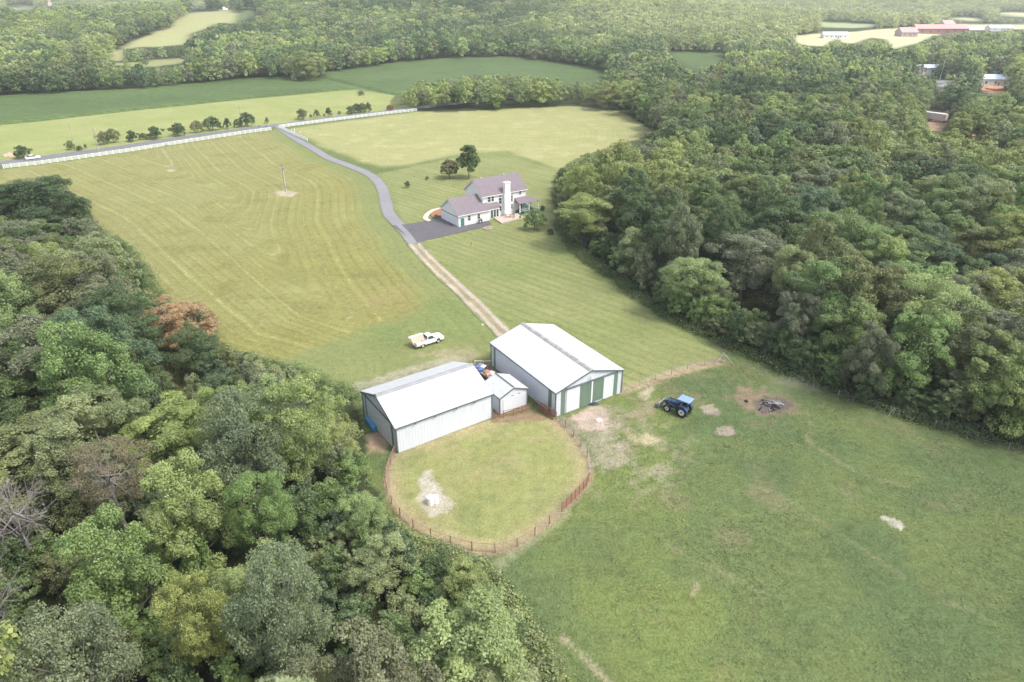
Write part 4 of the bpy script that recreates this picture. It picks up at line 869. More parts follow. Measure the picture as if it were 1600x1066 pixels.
# stacked rusty corral panels against the barn wall
for k in range(3):
    a = np.array(G(838 + k * 3.5, 640 + k * 2.4)); b = np.array(G(862 + k * 1.2, 655 + k * 1.0)); dv = b - a; L = float(np.hypot(*dv))
    c = empty('livestock_gate', xy(a), math.atan2(dv[1], dv[0]), label=('rusty steel panel closest to the barn wall', 'middle rusty steel panel leaning by the barn corner', 'rusty steel panel nearest the paddock by the barn corner')[k], category='panel', group='rusty panels beside the barn')
    f = MB()
    for z in (.1, .35, .6, .85, 1.1, 1.35, 1.55): f.tube((0, .1 * z, z), (L, .1 * z, z), .03, n=6)
    f.build('rail', M['rust'], c); f = MB()
    for x in np.linspace(0, L, 5): f.tube((x, 0, .05), (x, .16, 1.65), .035, n=6)
    f.build('upright', M['rust'], c)
# corner brace of poles
for name, (x, y), lab in (('fence_brace', (1128, 567), 'pale timber corner brace where the yard fence meets the wood'), ('fence_brace', (1394, 648), 'low pale timber brace on the wood edge fence')):
    g = G(x, y); c = empty(name, (*g, 0), .2, label=lab, category='fence brace', group='timber fence braces')
    if x > 1300: c.scale = (.6, .6, .6)
    MB().tube((0, 0, 0), (0, 0, 1.9), .08, n=8).build('brace_post', M['wood'], c)
    for dx, dy in ((-1.9, -.7), (1.6, -.9), (-.2, 1.4)): MB().tube((dx, dy, 0), (0, 0, 1.75), .05, n=7).build('strut', M['wood'], c)
def pole(x, y, h, r, mat, label, arms=1, gear=False, rz=0):
    g = G(x, y); c = empty('utility_pole', (*g, 0), rz, label=label, category='utility pole')
    MB().tube((0, 0, 0), (0, 0, h), r, r * .7, 10).build('pole', M[mat], c)
    if arms: MB().box(-1.0, 1.0, -.06, .06, h - .7, h - .55).build('cross_arm', M['wood'], c)
    if arms:
        for s in (-.85, 0, .85): MB().tube((s, 0, h - .55), (s, 0, h - .38), .05, n=8).build('insulator', M['white'], c)
    if gear:
        MB().tube((.35, 0, h - 1.9), (.35, 0, h - 1.1), .24, n=14).build('transformer', M['cap_pale'], c); MB().box(-.2, .2, -.32, -.17, 1.2, 1.8).build('meter_box', M['cap_pale'], c); MB().tube((.16, -.1, 0), (.16, -.1, h - 1.5), .04).build('conduit', M['white'], c)
    return c
pole(446.5, 300, 8.4, .20, 'cap_pale', 'pale utility pole with transformer standing in the mown field', 0, True, .3)
pole(268, 266, 8.8, .12, 'wood', 'thin utility pole in the field near the white fence', 1, rz=.4)
pole(155, 238.5, 9.0, .16, 'wood', 'pale utility pole on the near road verge beside the fence', 1, rz=.5)
pole(117, 229, 9.0, .13, 'wood', 'thin utility pole on the far road verge by low shrubs', 1, rz=.5)
pole(378, 197, 8.5, .12, 'wood', 'thin utility pole among the roadside bushes near the driveway', 1, rz=.5)
pole(1463, 101, 12, .2, 'white', 'taller grey mast rising from the trees at far right', 0)
pole(1468, 126, 12, .2, 'white', 'shorter grey mast beside the far parking lot', 0)
# driveway mouth
g = G(416, 200.8); c = empty('wheelie_bin', (*g, .1), .5, label='blue wheeled bin standing at the road by the driveway mouth', category='bin')
MB().prism([(-.3, 0), (.3, 0), (.42, 1.1), (-.42, 1.1)], -.35, .35).build('bin_body', M['blue'], c); MB().box(-.46, .46, -.4, .4, 1.1, 1.18).build('lid', M['cap_pale'], c); MB().tube((-.3, -.38, .12), (-.3, .38, .12), .12).build('wheel', M['rubber'], c)
g = G(405.5, 202); c = empty('mailbox', (*g, .1), .5, label='dark mailbox on a post beside the road', category='mailbox')
MB().box(-.06, .06, -.06, .06, 0, 1.05).build('post', M['wood_dark'], c); MB().prism([(-.3, 1.05), (.3, 1.05), (.3, 1.3), (.15, 1.42), (-.15, 1.42), (-.3, 1.3)], -.22, .22).build('box', M['tr_dark'], c)
for k, (x, y) in enumerate(((456.3, 206.8), (460.3, 206.6), (469.5, 208.2))):
    g = G(x, y); c = empty('white_bollard', (*g, 0), 0, label=('left of three white stakes in the grass by the entrance fence', 'middle of three white stakes in the grass by the entrance fence', 'shortest right white stake in the grass by the entrance fence')[k], category='stake', group='white stakes by the entrance')
    hh = (1.3, 1.3, .7)[k]; MB().tube((0, 0, 0), (0, 0, hh), .14, .12, 8).build('stake', M['white'], c); MB().tube((0, 0, hh), (0, 0, hh + .1), .17, .05, 8).build('stake_cap', M['white'], c)

# ================================================================== far buildings
def far_house(name, x, y, W, D, e, r, rot, wall, roof, label, nwin=3, cat='house', z_add=0):
    g = G(x, y); c = empty(name, (g[0], g[1], float(hz(*g)) + z_add), rot, label=label, category=cat)
    MB().prism([(-W / 2, -1), (W / 2, -1), (W / 2, e), (0, r), (-W / 2, e)], -D / 2, D / 2).build('wall', M[wall], c) if W < D else MB().add(
        [(-W / 2, -D / 2, -1), (-W / 2, D / 2, -1), (-W / 2, D / 2, e), (-W / 2, 0, r), (-W / 2, -D / 2, e), (W / 2, -D / 2, -1), (W / 2, D / 2, -1), (W / 2, D / 2, e), (W / 2, 0, r), (W / 2, -D / 2, e)],
        [(0, 4, 3, 2, 1), (5, 6, 7, 8, 9), (0, 5, 9, 4), (1, 2, 7, 6), (2, 3, 8, 7), (3, 4, 9, 8)]).build('wall', M[wall], c)
    o_ = .5; s = (r - e) / (min(W, D) / 2); rf = MB()
    for sg in (-1, 1):
        if W >= D: a = [(-W / 2 - o_, 0, r + .1), (W / 2 + o_, 0, r + .1), (W / 2 + o_, sg * (D / 2 + o_), e - s * o_ + .1), (-W / 2 - o_, sg * (D / 2 + o_), e - s * o_ + .1)]
        else: a = [(0, -D / 2 - o_, r + .1), (0, D / 2 + o_, r + .1), (sg * (W / 2 + o_), D / 2 + o_, e - s * o_ + .1), (sg * (W / 2 + o_), -D / 2 - o_, e - s * o_ + .1)]
        rf.add(a + [(p, q, z + .25) for p, q, z in a], [(0, 3, 2, 1), (4, 5, 6, 7), (0, 1, 5, 4), (1, 2, 6, 5), (2, 3, 7, 6), (3, 0, 4, 7)])
    rf.build('roof', M[roof], c)
    for k in range(nwin):
        xx = -W / 2 + W * (k + .7) / (nwin + .4); MB().box(xx - .5, xx + .5, -D / 2 - .06, -D / 2 - .01, e * .35, e * .72).build('window', M['glass'], c)
    MB().box(-.6 + W * .1, .5 + W * .1, -D / 2 - .07, -D / 2 - .01, 0, min(2.3, e * .8)).build('door', M['trim'], c)
    return c
far_house('far_house', 1303, 60, 26, 9, 3.5, 6, 0, 'white', 'white', 'long low white building in the pale field at far right', 5)
far_house('far_house', 1415, 57, 20, 12, 4.5, 9, .15, 'brown_roof', 'brown_roof', 'brown house with a steep roof in the far right clearing')
far_house('far_barn', 1466, 53, 62, 16, 6, 10, 0, 'red_wall', 'pink_roof', 'long red barn with pinkish roof at far right', 6, 'barn')
far_house('far_barn', 1508, 52, 34, 14, 4, 7, 0, 'red_wall', 'white', 'low pale roofed shed joined to the right of the red barn', 3, 'barn')
far_house('far_barn', 1560, 49, 30, 12, 4, 7, 0, 'white', 'white', 'white shed at the far right edge beyond the red barn', 3, 'barn')
far_house('far_house', 1477, 45, 18, 12, 6, 10, .3, 'brown_roof', 'pink_roof', 'pinkish roofed house behind the long red barn')
far_house('far_warehouse', 1447, 116, 26, 12, 4.5, 6, .12, 'white', 'blue_roof', 'pale blue roofed building half hidden by trees below the mast', 3, 'warehouse')
far_house('far_warehouse', 1546, 133, 19, 12, 4, 6, -.08, 'white', 'blue_roof', 'blue roofed workshop beside the orange clay at far right', 3, 'warehouse')
far_house('far_house', 38, 16, 26, 14, 5, 10, .1, 'board_pale', 'pink_roof', 'larger red roofed house on the wooded hill at top left')
far_house('far_house', 75, 17, 20, 12, 6, 10, -.2, 'board_pale', 'pink_roof', 'smaller red roofed house right of its neighbour at top left')
far_house('far_house', 15, 13, 18, 8, 3, 5, 0, 'white', 'white', 'low white building at the top left corner', 2)
far_house('far_house', 350, 21, 14, 10, 7, 11, 0, 'white', 'white', 'small white farmhouse at the far edge of the tan field')
far_house('far_house', 388, 22.5, 34, 12, 4, 7, 0, 'white', 'white', 'long white building at the right end of the tan field', 4)
g = G(1460, 190); bt = empty('box_trailer', (*g, .2), -.95, label='white box trailer parked on red dirt in the right clearing', category='trailer')
MB().box(-5, 5, -1.4, 1.4, .9, 3.5).build('trailer_body', M['board_pale'], bt); MB().box(-5.02, 5.02, -1.42, 1.42, 3.5, 3.62).build('roof', M['white'], bt)
for x in (-3.2, -2.2):
    for s in (-1.1, 1.1): wheel(bt, x, s, .5, .3)
MB().box(4.2, 4.5, -1, 1, 0, .9).build('landing_leg', M['tr_dark'], bt)
g = G(1552, 141); o = blob(9, 4, 44, 18, 7).build('clay_mound', M['orange'], label='orange clay mound by the blue roofed workshop', category='mound'); o.location = (*g, 0); o.scale = (1.5, .7, .6)
g = G(18, 243); o = blob(2.6, 1.0, 47, 14, 5).build('brush_heap', M['board'], label='pinkish brush heap on the verge beside the dark roadside bush', category='heap'); o.location = (*g, 0)

# ================================================================== vegetation
def rnd_dirs(rs, n):
    v = rs.normal(size=(n, 3)); return v / np.linalg.norm(v, axis=1)[:, None]
def leaves(rs, P, Nrm, size, tint, out=.75, up=.45, rand=.75, aspect=.62):
    n = len(P); d = Nrm * out + rnd_dirs(rs, n) * rand; d[:, 2] += up; d /= np.linalg.norm(d, axis=1)[:, None]
    t = np.cross(d, rnd_dirs(rs, n)); t /= np.linalg.norm(t, axis=1)[:, None] + 1e-9; b = np.cross(d, t)
    s = size * rs.uniform(.6, 1.35, n)[:, None]
    V = np.stack([P + t * s * .5, P + b * s * .5 * aspect, P - t * s * .5, P - b * s * .5 * aspect], 1).reshape(-1, 3)
    F = np.arange(4 * n).reshape(n, 4); return V, F, np.repeat(tint, 4)
def crown(seed, nl=20, ns=9, nf=55, leaf=.36, R=5.0, z0=3.5, z1=16.5, shape='round', lobe=.34, fill=500, flat=.8, gap=0.0, bigger=1.0):
    """foliage mesh: clumps of clumps of small leaf faces spread through a crown, real size in metres"""
    rs = np.random.RandomState(seed); H = (z1 - z0) / 2; zc = (z0 + z1) / 2; Vs, Fs, Ts = [], [], []; off = 0
    lob = []
    g = (1 + 5 ** .5) / 2
    for i in range(nl):
        zz = 1 - 1.75 * (i + .5) / nl; th = 2 * math.pi * i / g + rs.uniform(-.5, .5); rr = math.sqrt(max(0, 1 - zz * zz))
        k = rs.uniform(.50, .86)
        if shape == 'cone': wid = np.clip((1 - zz) / 1.5, .12, 1) * 1.0; rr = wid
        elif shape == 'vase': rr = rr * (.75 + .35 * zz) if zz < .2 else rr
        elif shape == 'flat': rr = rr ** .7
        p = np.array([math.cos(th) * rr * R * k, math.sin(th) * rr * R * k, zc + zz * H * min(1, k + .1)])
        lob.append((p, R * lobe * rs.uniform(.75, 1.3) * (.75 if shape == 'cone' and zz > .3 else 1)))
    dirs0 = rnd_dirs(rs, 400)
    for p, r in lob:
        lt = rs.uniform(-.16, .16)
        axis = p - np.array([0, 0, zc - H * .4]); axis /= np.linalg.norm(axis) + 1e-9
        for j in range(ns):
            d = rnd_dirs(rs, 1)[0] + axis * .75 + np.array([0, 0, .25]); d /= np.linalg.norm(d)
            q = p + d * r * rs.uniform(.45, .95) * np.array([1, 1, flat]); r2 = r * rs.uniform(.30, .55)
            n = int(nf * rs.uniform(.7, 1.3)); dd = rnd_dirs(rs, n) + d * .35 + np.array([0, 0, .2]); dd /= np.linalg.norm(dd, axis=1)[:, None]
            P = q + dd * (r2 * rs.uniform(.55, 1.12, n) ** .8)[:, None] * np.array([1, 1, flat])
            T = np.clip(.48 + lt + rs.uniform(-.14, .14) + rs.normal(0, .15, n), 0, 1)
            V, F, T4 = leaves(rs, P, dd, leaf, T); Vs.append(V); Fs.append(F + off); Ts.append(T4); off += len(V)
    if fill:
        n = fill; dd = rnd_dirs(rs, n); k = rs.uniform(.12, .66, n)[:, None]
        rad = np.array([R, R, H]); P = np.array([0, 0, zc]) + dd * rad * k
        if shape == 'cone': f_ = np.clip((z1 - P[:, 2]) / (z1 - z0), .1, 1)[:, None]; P[:, :2] *= f_
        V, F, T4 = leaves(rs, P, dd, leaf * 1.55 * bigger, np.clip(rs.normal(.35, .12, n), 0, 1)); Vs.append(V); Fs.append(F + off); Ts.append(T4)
    return np.concatenate(Vs), np.concatenate(Fs), np.concatenate(Ts), [l[0] for l in lob]
def leaf_mesh(name, V, F, T, mat):
    me = np_mesh(name, V, F, [mat]); me.attributes.new('tint', 'FLOAT', 'POINT').data.foreach_set('value', T.astype(np.float32)); return me
def trunk_mesh(name, lobs, r, z0, zc, seed, mat, n_l=7, twigs=0):
    rd = random.Random(seed); b = MB(); top = (rd.uniform(-.3, .3), rd.uniform(-.3, .3), zc)
    b.tube((0, 0, -1.2), (top[0] * .4, top[1] * .4, z0 + .5), r * 1.15, r * .8, 9); b.tube((top[0] * .4, top[1] * .4, z0 + .4), top, r * .8, r * .45, 8)
    ll = lobs[:]; rd.shuffle(ll)
    for p in ll[:n_l]:
        t = rd.uniform(.1, .9); s = (top[0] * (.4 + .6 * t), top[1] * (.4 + .6 * t), z0 + .5 + (zc - z0 - .5) * t)
        mid = ((s[0] + p[0]) / 2 + rd.uniform(-.3, .3), (s[1] + p[1]) / 2 + rd.uniform(-.3, .3), (s[2] + p[2]) / 2 - .2)
        b.tube(s, mid, r * .42, r * .27, 6); b.tube(mid, tuple(p), r * .27, r * .10, 5)
        for k in range(twigs):
            q = tuple(p[i] * 1.0 + rd.uniform(-1.6, 1.6) for i in range(3)); m2 = tuple(mid[i] + (p[i] - mid[i]) * rd.uniform(.2, 1) for i in range(3)); b.tube(m2, q, r * .10, r * .03, 4)
            for kk in range(2): q2 = tuple(q[i] + rd.uniform(-.8, .8) for i in range(3)); b.tube(tuple((m2[i] + q[i]) / 2 for i in range(3)), q2, r * .05, r * .02, 3)
    me = bpy.data.meshes.new(name); me.from_pydata(b.v, [], b.f); me.materials.append(mat); me.update(); return me
PROTO = {}
def proto(key, kind, lod, seed, trunk_r=.30, mat='bark', twigs=0, n_l=8, **k):
    V, F, T, lobs = crown(seed, **k); z0 = k.get('z0', 3.5); z1 = k.get('z1', 16.5); R = k.get('R', 5.0)
    PROTO[key] = dict(crown=leaf_mesh('crown', V, F, T, M['leaf']), trunk=trunk_mesh('trunk', lobs, trunk_r, max(z0, 1.5), (z0 + z1) / 2 + 1, seed, M[mat], n_l, twigs), R=R * 1.08, H=z1, kind=kind, lod=lod, V=V, F=F, T=T)
    return key
for i in range(7):
    proto(f'n{i}', ('broad rounded', 'domed', 'clumpy', 'billowing', 'spreading', 'loose feathery', 'tall oval')[i], 0, 100 + i, nl=(26, 22, 17, 30, 24, 28, 20)[i], ns=(10, 10, 9, 9, 10, 11, 10)[i], nf=(135, 140, 190, 120, 130, 100, 140)[i],
          leaf=(.225, .235, .25, .225, .23, .21, .235)[i], lobe=(.32, .38, .40, .29, .32, .30, .34)[i], shape=('round', 'round', 'round', 'round', 'flat', 'vase', 'round')[i],
          z0=(.6, .9, 1.2, .4, 3.2, 3.0, .8)[i], z1=(16, 15.5, 16, 16.5, 15.5, 16.5, 18)[i], R=(5.2, 5.2, 5, 5.4, 5.8, 5.4, 4.4)[i], flat=(.8, .85, .85, .75, .65, .6, .9)[i], fill=(2600, 2600, 2200, 2600, 1500, 1200, 2400)[i], trunk_r=.30)
for i in range(5):
    proto(f'm{i}', ('rounded', 'domed', 'clumpy', 'billowing', 'oval')[i], 1, 200 + i, nl=(18, 16, 14, 20, 16)[i], ns=8, nf=48, leaf=.44, lobe=(.34, .38, .42, .30, .36)[i], z0=(1.0, 1.4, 1.5, .8, 1.2)[i], z1=(16, 15.5, 15, 16.5, 18)[i], R=(5.2, 5.2, 5, 5.6, 4.3)[i], fill=900, n_l=6)
for i in range(4):
    proto(f'f{i}', 'far', 2, 300 + i, nl=(11, 10, 12, 9)[i], ns=5, nf=24, leaf=.88, lobe=(.38, .42, .36, .44)[i], z0=.6, z1=(15, 15.5, 16, 17)[i], R=5.2, fill=260, n_l=3)
proto('u0', 'bushy', 0, 410, nl=14, ns=8, nf=50, leaf=.26, R=2.6, z0=.1, z1=6, lobe=.40, fill=500, trunk_r=.1)
proto('u1', 'bushy', 0, 411, nl=16, ns=7, nf=50, leaf=.26, R=2.4, z0=.1, z1=6.5, lobe=.36, fill=500, trunk_r=.1, shape='vase')
proto('bush', 'bushy', 0, 400, nl=14, ns=8, nf=60, leaf=.13, R=1.55, z0=.1, z1=2.6, lobe=.38, fill=500, trunk_r=.08)
proto('bushb', 'bushy', 0, 401, nl=12, ns=8, nf=60, leaf=.13, R=1.45, z0=.05, z1=2.9, lobe=.42, fill=450, trunk_r=.08, shape='cone')
proto('pear', 'upright oval', 0, 402, nl=34, ns=10, nf=110, leaf=.2, R=2.7, z0=1.4, z1=9.3, lobe=.38, fill=1600, trunk_r=.17)
proto('plum', 'low rounded', 0, 403, nl=22, ns=10, nf=110, leaf=.16, R=2.6, z0=.9, z1=4.8, lobe=.36, fill=1500, trunk_r=.13)
proto('bare', 'bare', 0, 404, nl=26, ns=2, nf=4, leaf=.25, R=4.8, z0=4, z1=15, lobe=.3, fill=0, trunk_r=.28, mat='bark_pale', twigs=9, n_l=26)
proto('thin', 'thin wispy', 0, 405, nl=26, ns=9, nf=60, leaf=.17, R=5.2, z0=4.5, z1=15, lobe=.30, fill=60, trunk_r=.26, mat='bark_pale', twigs=3, n_l=20, shape='vase', flat=.45)
proto('silver', 'shimmering', 0, 406, nl=30, ns=11, nf=95, leaf=.215, R=5.4, z0=2.5, z1=15, lobe=.28, fill=1500, trunk_r=.28, mat='bark_pale', twigs=2, n_l=14)
PAL = {'dark green': (0.089, 0.14, 0.05), 'deep green': (0.118, 0.179, 0.061), 'mid green': (0.157, 0.225, 0.074), 'olive green': (0.2, 0.224, 0.083), 'fresh green': (0.206, 0.293, 0.093), 'yellow green': (0.312, 0.367, 0.12), 'pale green': (0.282, 0.331, 0.148), 'grey green': (0.216, 0.242, 0.132), 'light green': (0.292, 0.366, 0.133), 'brownish': (0.227, 0.201, 0.094), 'silvery green': (0.23, 0.27, 0.135), 'orange brown': (.46, .33, .17), 'greyish brown': (0.253, 0.213, 0.119), 'bluish green': (0.137, 0.198, 0.093)}
CN = list(PAL)
def jit(c, rd, a=.10): f = 1 + rd.uniform(-a, a); return (c[0] * f * (1 + rd.uniform(-.06, .06)), c[1] * f, c[2] * f * (1 + rd.uniform(-.08, .08)), 1)
def make_tree(key, x, y, z, s, sz, rot, col, label, cat='tree', name='tree', group=None, trunk=True, lean=(0, 0)):
    p = PROTO[key]; e = empty(name, (float(x), float(y), float(z)), 0, label=label, category=cat, group=group); q_ = 1 if group is None else rd.uniform(.86, 1.14); e.scale = (s * q_, s / q_, sz); e.rotation_euler = (lean[0], lean[1], rot)
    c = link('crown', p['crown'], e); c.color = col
    if trunk: link('trunk', p['trunk'], e)
    return e
rd = random.Random(77)
# --- trees that stand out: px of crown centre x, px of crown top, px of the ground under it, width in px
HERO = [  # key, x, top, base, width, colour, name, label
 ('n0', 70, 274, 372, 150, 'dark green', 'oak_tree', 'big dark green domed oak at the top corner of left wood'),
 ('n3', 292, 464, 560, 122, 'orange brown', 'tree', 'orange brown dying tree on the field edge of left wood'),
 ('n1', 318, 512, 600, 70, 'deep green', 'tree', 'small deep green tree in front of the orange brown one'),
 ('n2', 322, 712, 905, 138, 'yellow green', 'tree', 'bright yellow green clumpy tree in the lower left wood'),
 ('n4', 432, 733, 900, 112, 'fresh green', 'tree', 'fresh green tree with bare pale trunk right of the yellow green one'),
 ('n2', 215, 805, 1010, 160, 'fresh green', 'maple_tree', 'rich green clumpy maple left of the bright yellow green tree'),
 ('thin', 207, 683, 850, 150, 'greyish brown', 'tree', 'greyish brown wispy tree with pale limbs amid the left wood'),
 ('bare', 62, 742, 900, 120, 'greyish brown', 'dead_tree', 'bare grey dead tree near the left edge of the wood'),
 ('bare', 12, 850, 1060, 170, 'greyish brown', 'dead_tree', 'sprawling bare grey dead tree at the very left edge'),
 ('silver', 470, 862, 1085, 165, 'silvery green', 'tree', 'silvery pale leaved tree at bottom centre of the left wood'),
 ('silver', 170, 965, 1180, 190, 'silvery green', 'tree', 'silvery pale leaved tree at the lower left corner'),
 ('n5', 345, 890, 1090, 120, 'yellow green', 'tree', 'loose yellow green tree between the two silvery trees'),
 ('n6', 480, 80, 129, 42, 'yellow green', 'tree', 'lone tall yellowish tree at the corner of the crop field'),
 ('n1', 1155, 365, 470, 120, 'grey green', 'tree', 'pale grey green domed tree standing above right wood middle'),
 ('n5', 915, 300, 385, 110, 'light green', 'locust_tree', 'light green feathery tree at the house corner of right wood'),
 ('n4', 1075, 400, 495, 100, 'light green', 'locust_tree', 'light green spreading tree on the lawn edge of right wood'),
 ('n2', 1310, 470, 585, 100, 'fresh green', 'tree', 'fresh green clumpy tree at the meadow edge of right wood'),
 ('n6', 1490, 182, 240, 44, 'yellow green', 'tree', 'yellow green tree in front of the red dirt clearing'),
 ('n2', 948, 128, 172, 48, 'yellow green', 'tree', 'bright rounded tree at the far right corner of the meadow'),
 ('n2', 1310, 146, 190, 30, 'yellow green', 'tree', 'pointed pale tree rising from the far part of right wood'),
]
taken = []
for key, cx_, top, base, wpx, coln, nm, lab in HERO:
    gx, gy = G(cx_, base); p = PROTO[key]
    lo, hi = 2.0, 40.0
    for _ in range(30):
        m_ = (lo + hi) / 2
        if PR(gx, gy, m_)[1] > top: lo = m_
        else: hi = m_
    h = lo; d = PR(gx, gy, h * .65)[2]; Rw = wpx / 2 / FOC * d
    make_tree(key, gx, gy, 0, Rw / p['R'], h / p['H'], rd.uniform(0, 6.28), jit(PAL[coln], rd, .03), lab, name=nm)
    taken.append((gx, gy, Rw * (.75 if key not in ('bare', 'thin') else .6), cx_, top, base, wpx, PR(gx, gy, h * .6)[2]))
# --- the rest of the woods
cand = []
rs = np.random.RandomState(5)
def cgrid(x0, x1, y0, y1, st, jit_=.38):
    nx = int((x1 - x0) / st); ny = int((y1 - y0) / (st * .87)); gx, gy = np.meshgrid(np.arange(nx), np.arange(ny)); X = x0 + (gx + .5 * (gy % 2)) * st; Y = y0 + gy * st * .87
    return (X + rs.uniform(-jit_, jit_, X.shape) * st).ravel(), (Y + rs.uniform(-jit_, jit_, X.shape) * st).ravel()
allX, allY, allR, allH = [], [], [], []
for x0, x1, y0, y1, st, r0, r1, h0, h1 in ((-190, 220, 14, 270, 6.9, 3.8, 7.2, 11, 19), (-480, 480, 270, 560, 7.4, 3.6, 6.8, 11, 19), (-860, 860, 560, 1000, 9.0, 4.6, 6.8, 12, 18), (-1500, 1500, 1000, 1700, 12, 6, 8.8, 13, 19), (-3200, 3200, 1700, 4300, 21, 10, 15, 15, 22),
                                         (-480, -190, 60, 270, 7.4, 3.8, 6, 12, 18), (220, 480, 60, 270, 7.4, 3.8, 6, 12, 18)):
    X, Y = cgrid(x0, x1, y0, y1, st); keep = np.abs(X) < (Y * .92 + 70); X, Y = X[keep], Y[keep]
    allX.append(X); allY.append(Y); q = fbm(X, Y, .02, 51); allR.append(rs.uniform(r0, r1, X.size)); allH.append(rs.uniform(h0, h1, X.size) * (.86 + .28 * q))
X, Y, Rr, Hh = map(np.concatenate, (allX, allY, allR, allH))
Z = hz(X, Y); ok = np.zeros(X.size, bool); scl = np.ones(X.size)
for s in (1.0, .74, .52, .34):
    todo = ~ok; x, y, r, h, z = X[todo], Y[todo], Rr[todo] * s, Hh[todo] * (s ** .8), Z[todo]; bad = np.zeros(x.size, bool)
    for dx, dy, hz_ in ((0, 0, 0), (0, 0, .5), (0, 0, 1), (.9, 0, .62), (-.9, 0, .62), (.6, 0, .9), (-.6, 0, .9), (.8, 0, .25), (-.8, 0, .25), (0, -.85, .3), (.5, -.7, .1), (-.5, -.7, .1), (1, 0, .45), (-1, 0, .45), (.6, .5, .8), (-.6, .5, .8)):
        px, py, dd = PR(x + dx * r, y + dy * r, z + h * hz_); bad |= is_open(px, py) & (dd > 0)
    q = np.where(todo)[0]; good = q[~bad]; ok[good] = True; scl[good] = s
sel = ok.copy()
hsx, hsy, hd = PR(X, Y, Z + Hh * scl ** .8 * .8); hR = Rr * scl / hd * FOC; htop = PR(X, Y, Z + Hh * scl ** .8)[1]
for tx, ty, tr_, hx, ht, hb_, hw, hdep in taken:
    sel &= np.hypot(X - tx, Y - ty) > tr_ + Rr * scl * .45
    hh_ = min(hb_ - ht, hw * 1.0)
    sel &= ~((hd < hdep + 2) & (hd > hdep - 40) & (np.abs(hsx - hx) < hw * .42 + hR * .45) & (htop < ht + hh_ * .62) & (htop > ht - 80))
# keep the immediate surroundings of the camera column and buildings free
for fr_, wd, dp in ((BF, BF.L, 18), (LF, LF.L, 11), (HF, 26, 12)):
    lx = (X - fr_.A[0]) * fr_.u[0] + (Y - fr_.A[1]) * fr_.u[1]; ly = (X - fr_.A[0]) * fr_.v[0] + (Y - fr_.A[1]) * fr_.v[1]
    sel &= ~((lx > -2.5) & (lx < wd + 2.5) & (ly > -2.5) & (ly < dp + 2.5))
X, Y, Z, Rr, Hh, scl = X[sel], Y[sel], Z[sel], (Rr * scl)[sel], (Hh * scl ** .8)[sel], scl[sel]
sx, sy, dd = PR(X, Y, Z + Hh * .7)
vis = (sx > -60) & (sx < 1660) & (sy > -20) & (sy < 1130)
rpx = np.where(vis, Rr / dd, 0)
order = np.argsort(-rpx); indiv = np.zeros(X.size, bool); indiv[order[:300 - len(HERO)]] = True
# base colour of each tree follows slow patches of species
def tone(x, y, k):
    a = fbm(x, y, .035, 91, 2) + rs.uniform(-.22, .22, np.shape(x)); b = vnoise(x, y, .012, 55)
    return a, b
ta, tb_ = tone(X, Y, 0)
ta = ta + .15 * ((X > 0) & (Y < 300)) + .14 * ((Y > 300) & (Y < 430) & (X > -90) & (X < 75))
lightness = np.clip(ta + (vnoise(X, Y, .004, 12) - .5) * .25, 0, 1)
names_sorted = ['dark green', 'deep green', 'bluish green', 'mid green', 'olive green', 'grey green', 'fresh green', 'pale green', 'light green', 'yellow green']
ci = np.clip(((lightness - .18) / .62 * len(names_sorted)).astype(int), 0, len(names_sorted) - 1)
# left wood lower part is lighter and silvery, right wood a calm mid green
ORD = [''] + 'first second third fourth fifth sixth seventh eighth ninth tenth eleventh twelfth thirteenth fourteenth fifteenth sixteenth seventeenth eighteenth nineteenth'.split()
for t_, b_ in (('twent', 'twenty'), ('thirt', 'thirty'), ('fort', 'forty'), ('fift', 'fifty')): ORD += [t_ + 'ieth'] + [b_ + '-' + o_ for o_ in ORD[1:10]]
EDGE_R = GP([(862, 345), (905, 400), (960, 440), (1010, 480), (1080, 520), (1180, 566), (1300, 620), (1400, 655), (1600, 705), (1900, 780)])
EDGE_L = GP([(-40, 300), (60, 300), (145, 360), (236, 460), (330, 545), (480, 590), (560, 640), (580, 740), (620, 830), (740, 880), (850, 1000), (905, 1100)])
def along(x, y, E):
    best = (1e9, 0); s0 = 0
    for a, b in zip(E, E[1:]):
        L = np.hypot(*(b - a)); t = min(1, max(0, ((x - a[0]) * (b - a)[0] + (y - a[1]) * (b - a)[1]) / (L * L))); d = math.hypot(x - a[0] - t * (b - a)[0], y - a[1] - t * (b - a)[1])
        if d < best[0]: best = (d, s0 + t * L)
        s0 += L
    return best
recs = []
for i in np.where(indiv)[0]:
    right = X[i] > 0
    if not right and Y[i] < 160: zone, E = 'left wood', EDGE_L
    else: zone, E = 'right wood', EDGE_R
    d, s = along(X[i], Y[i], E); recs.append([i, zone, int(d / 8.5) + 1, s])
from collections import defaultdict
rows = defaultdict(list)
for r in recs: rows[(r[1], r[2])].append(r)
GRP = {'left wood': 'broadleaf trees of the left wood', 'right wood': 'broadleaf trees of the right wood'}
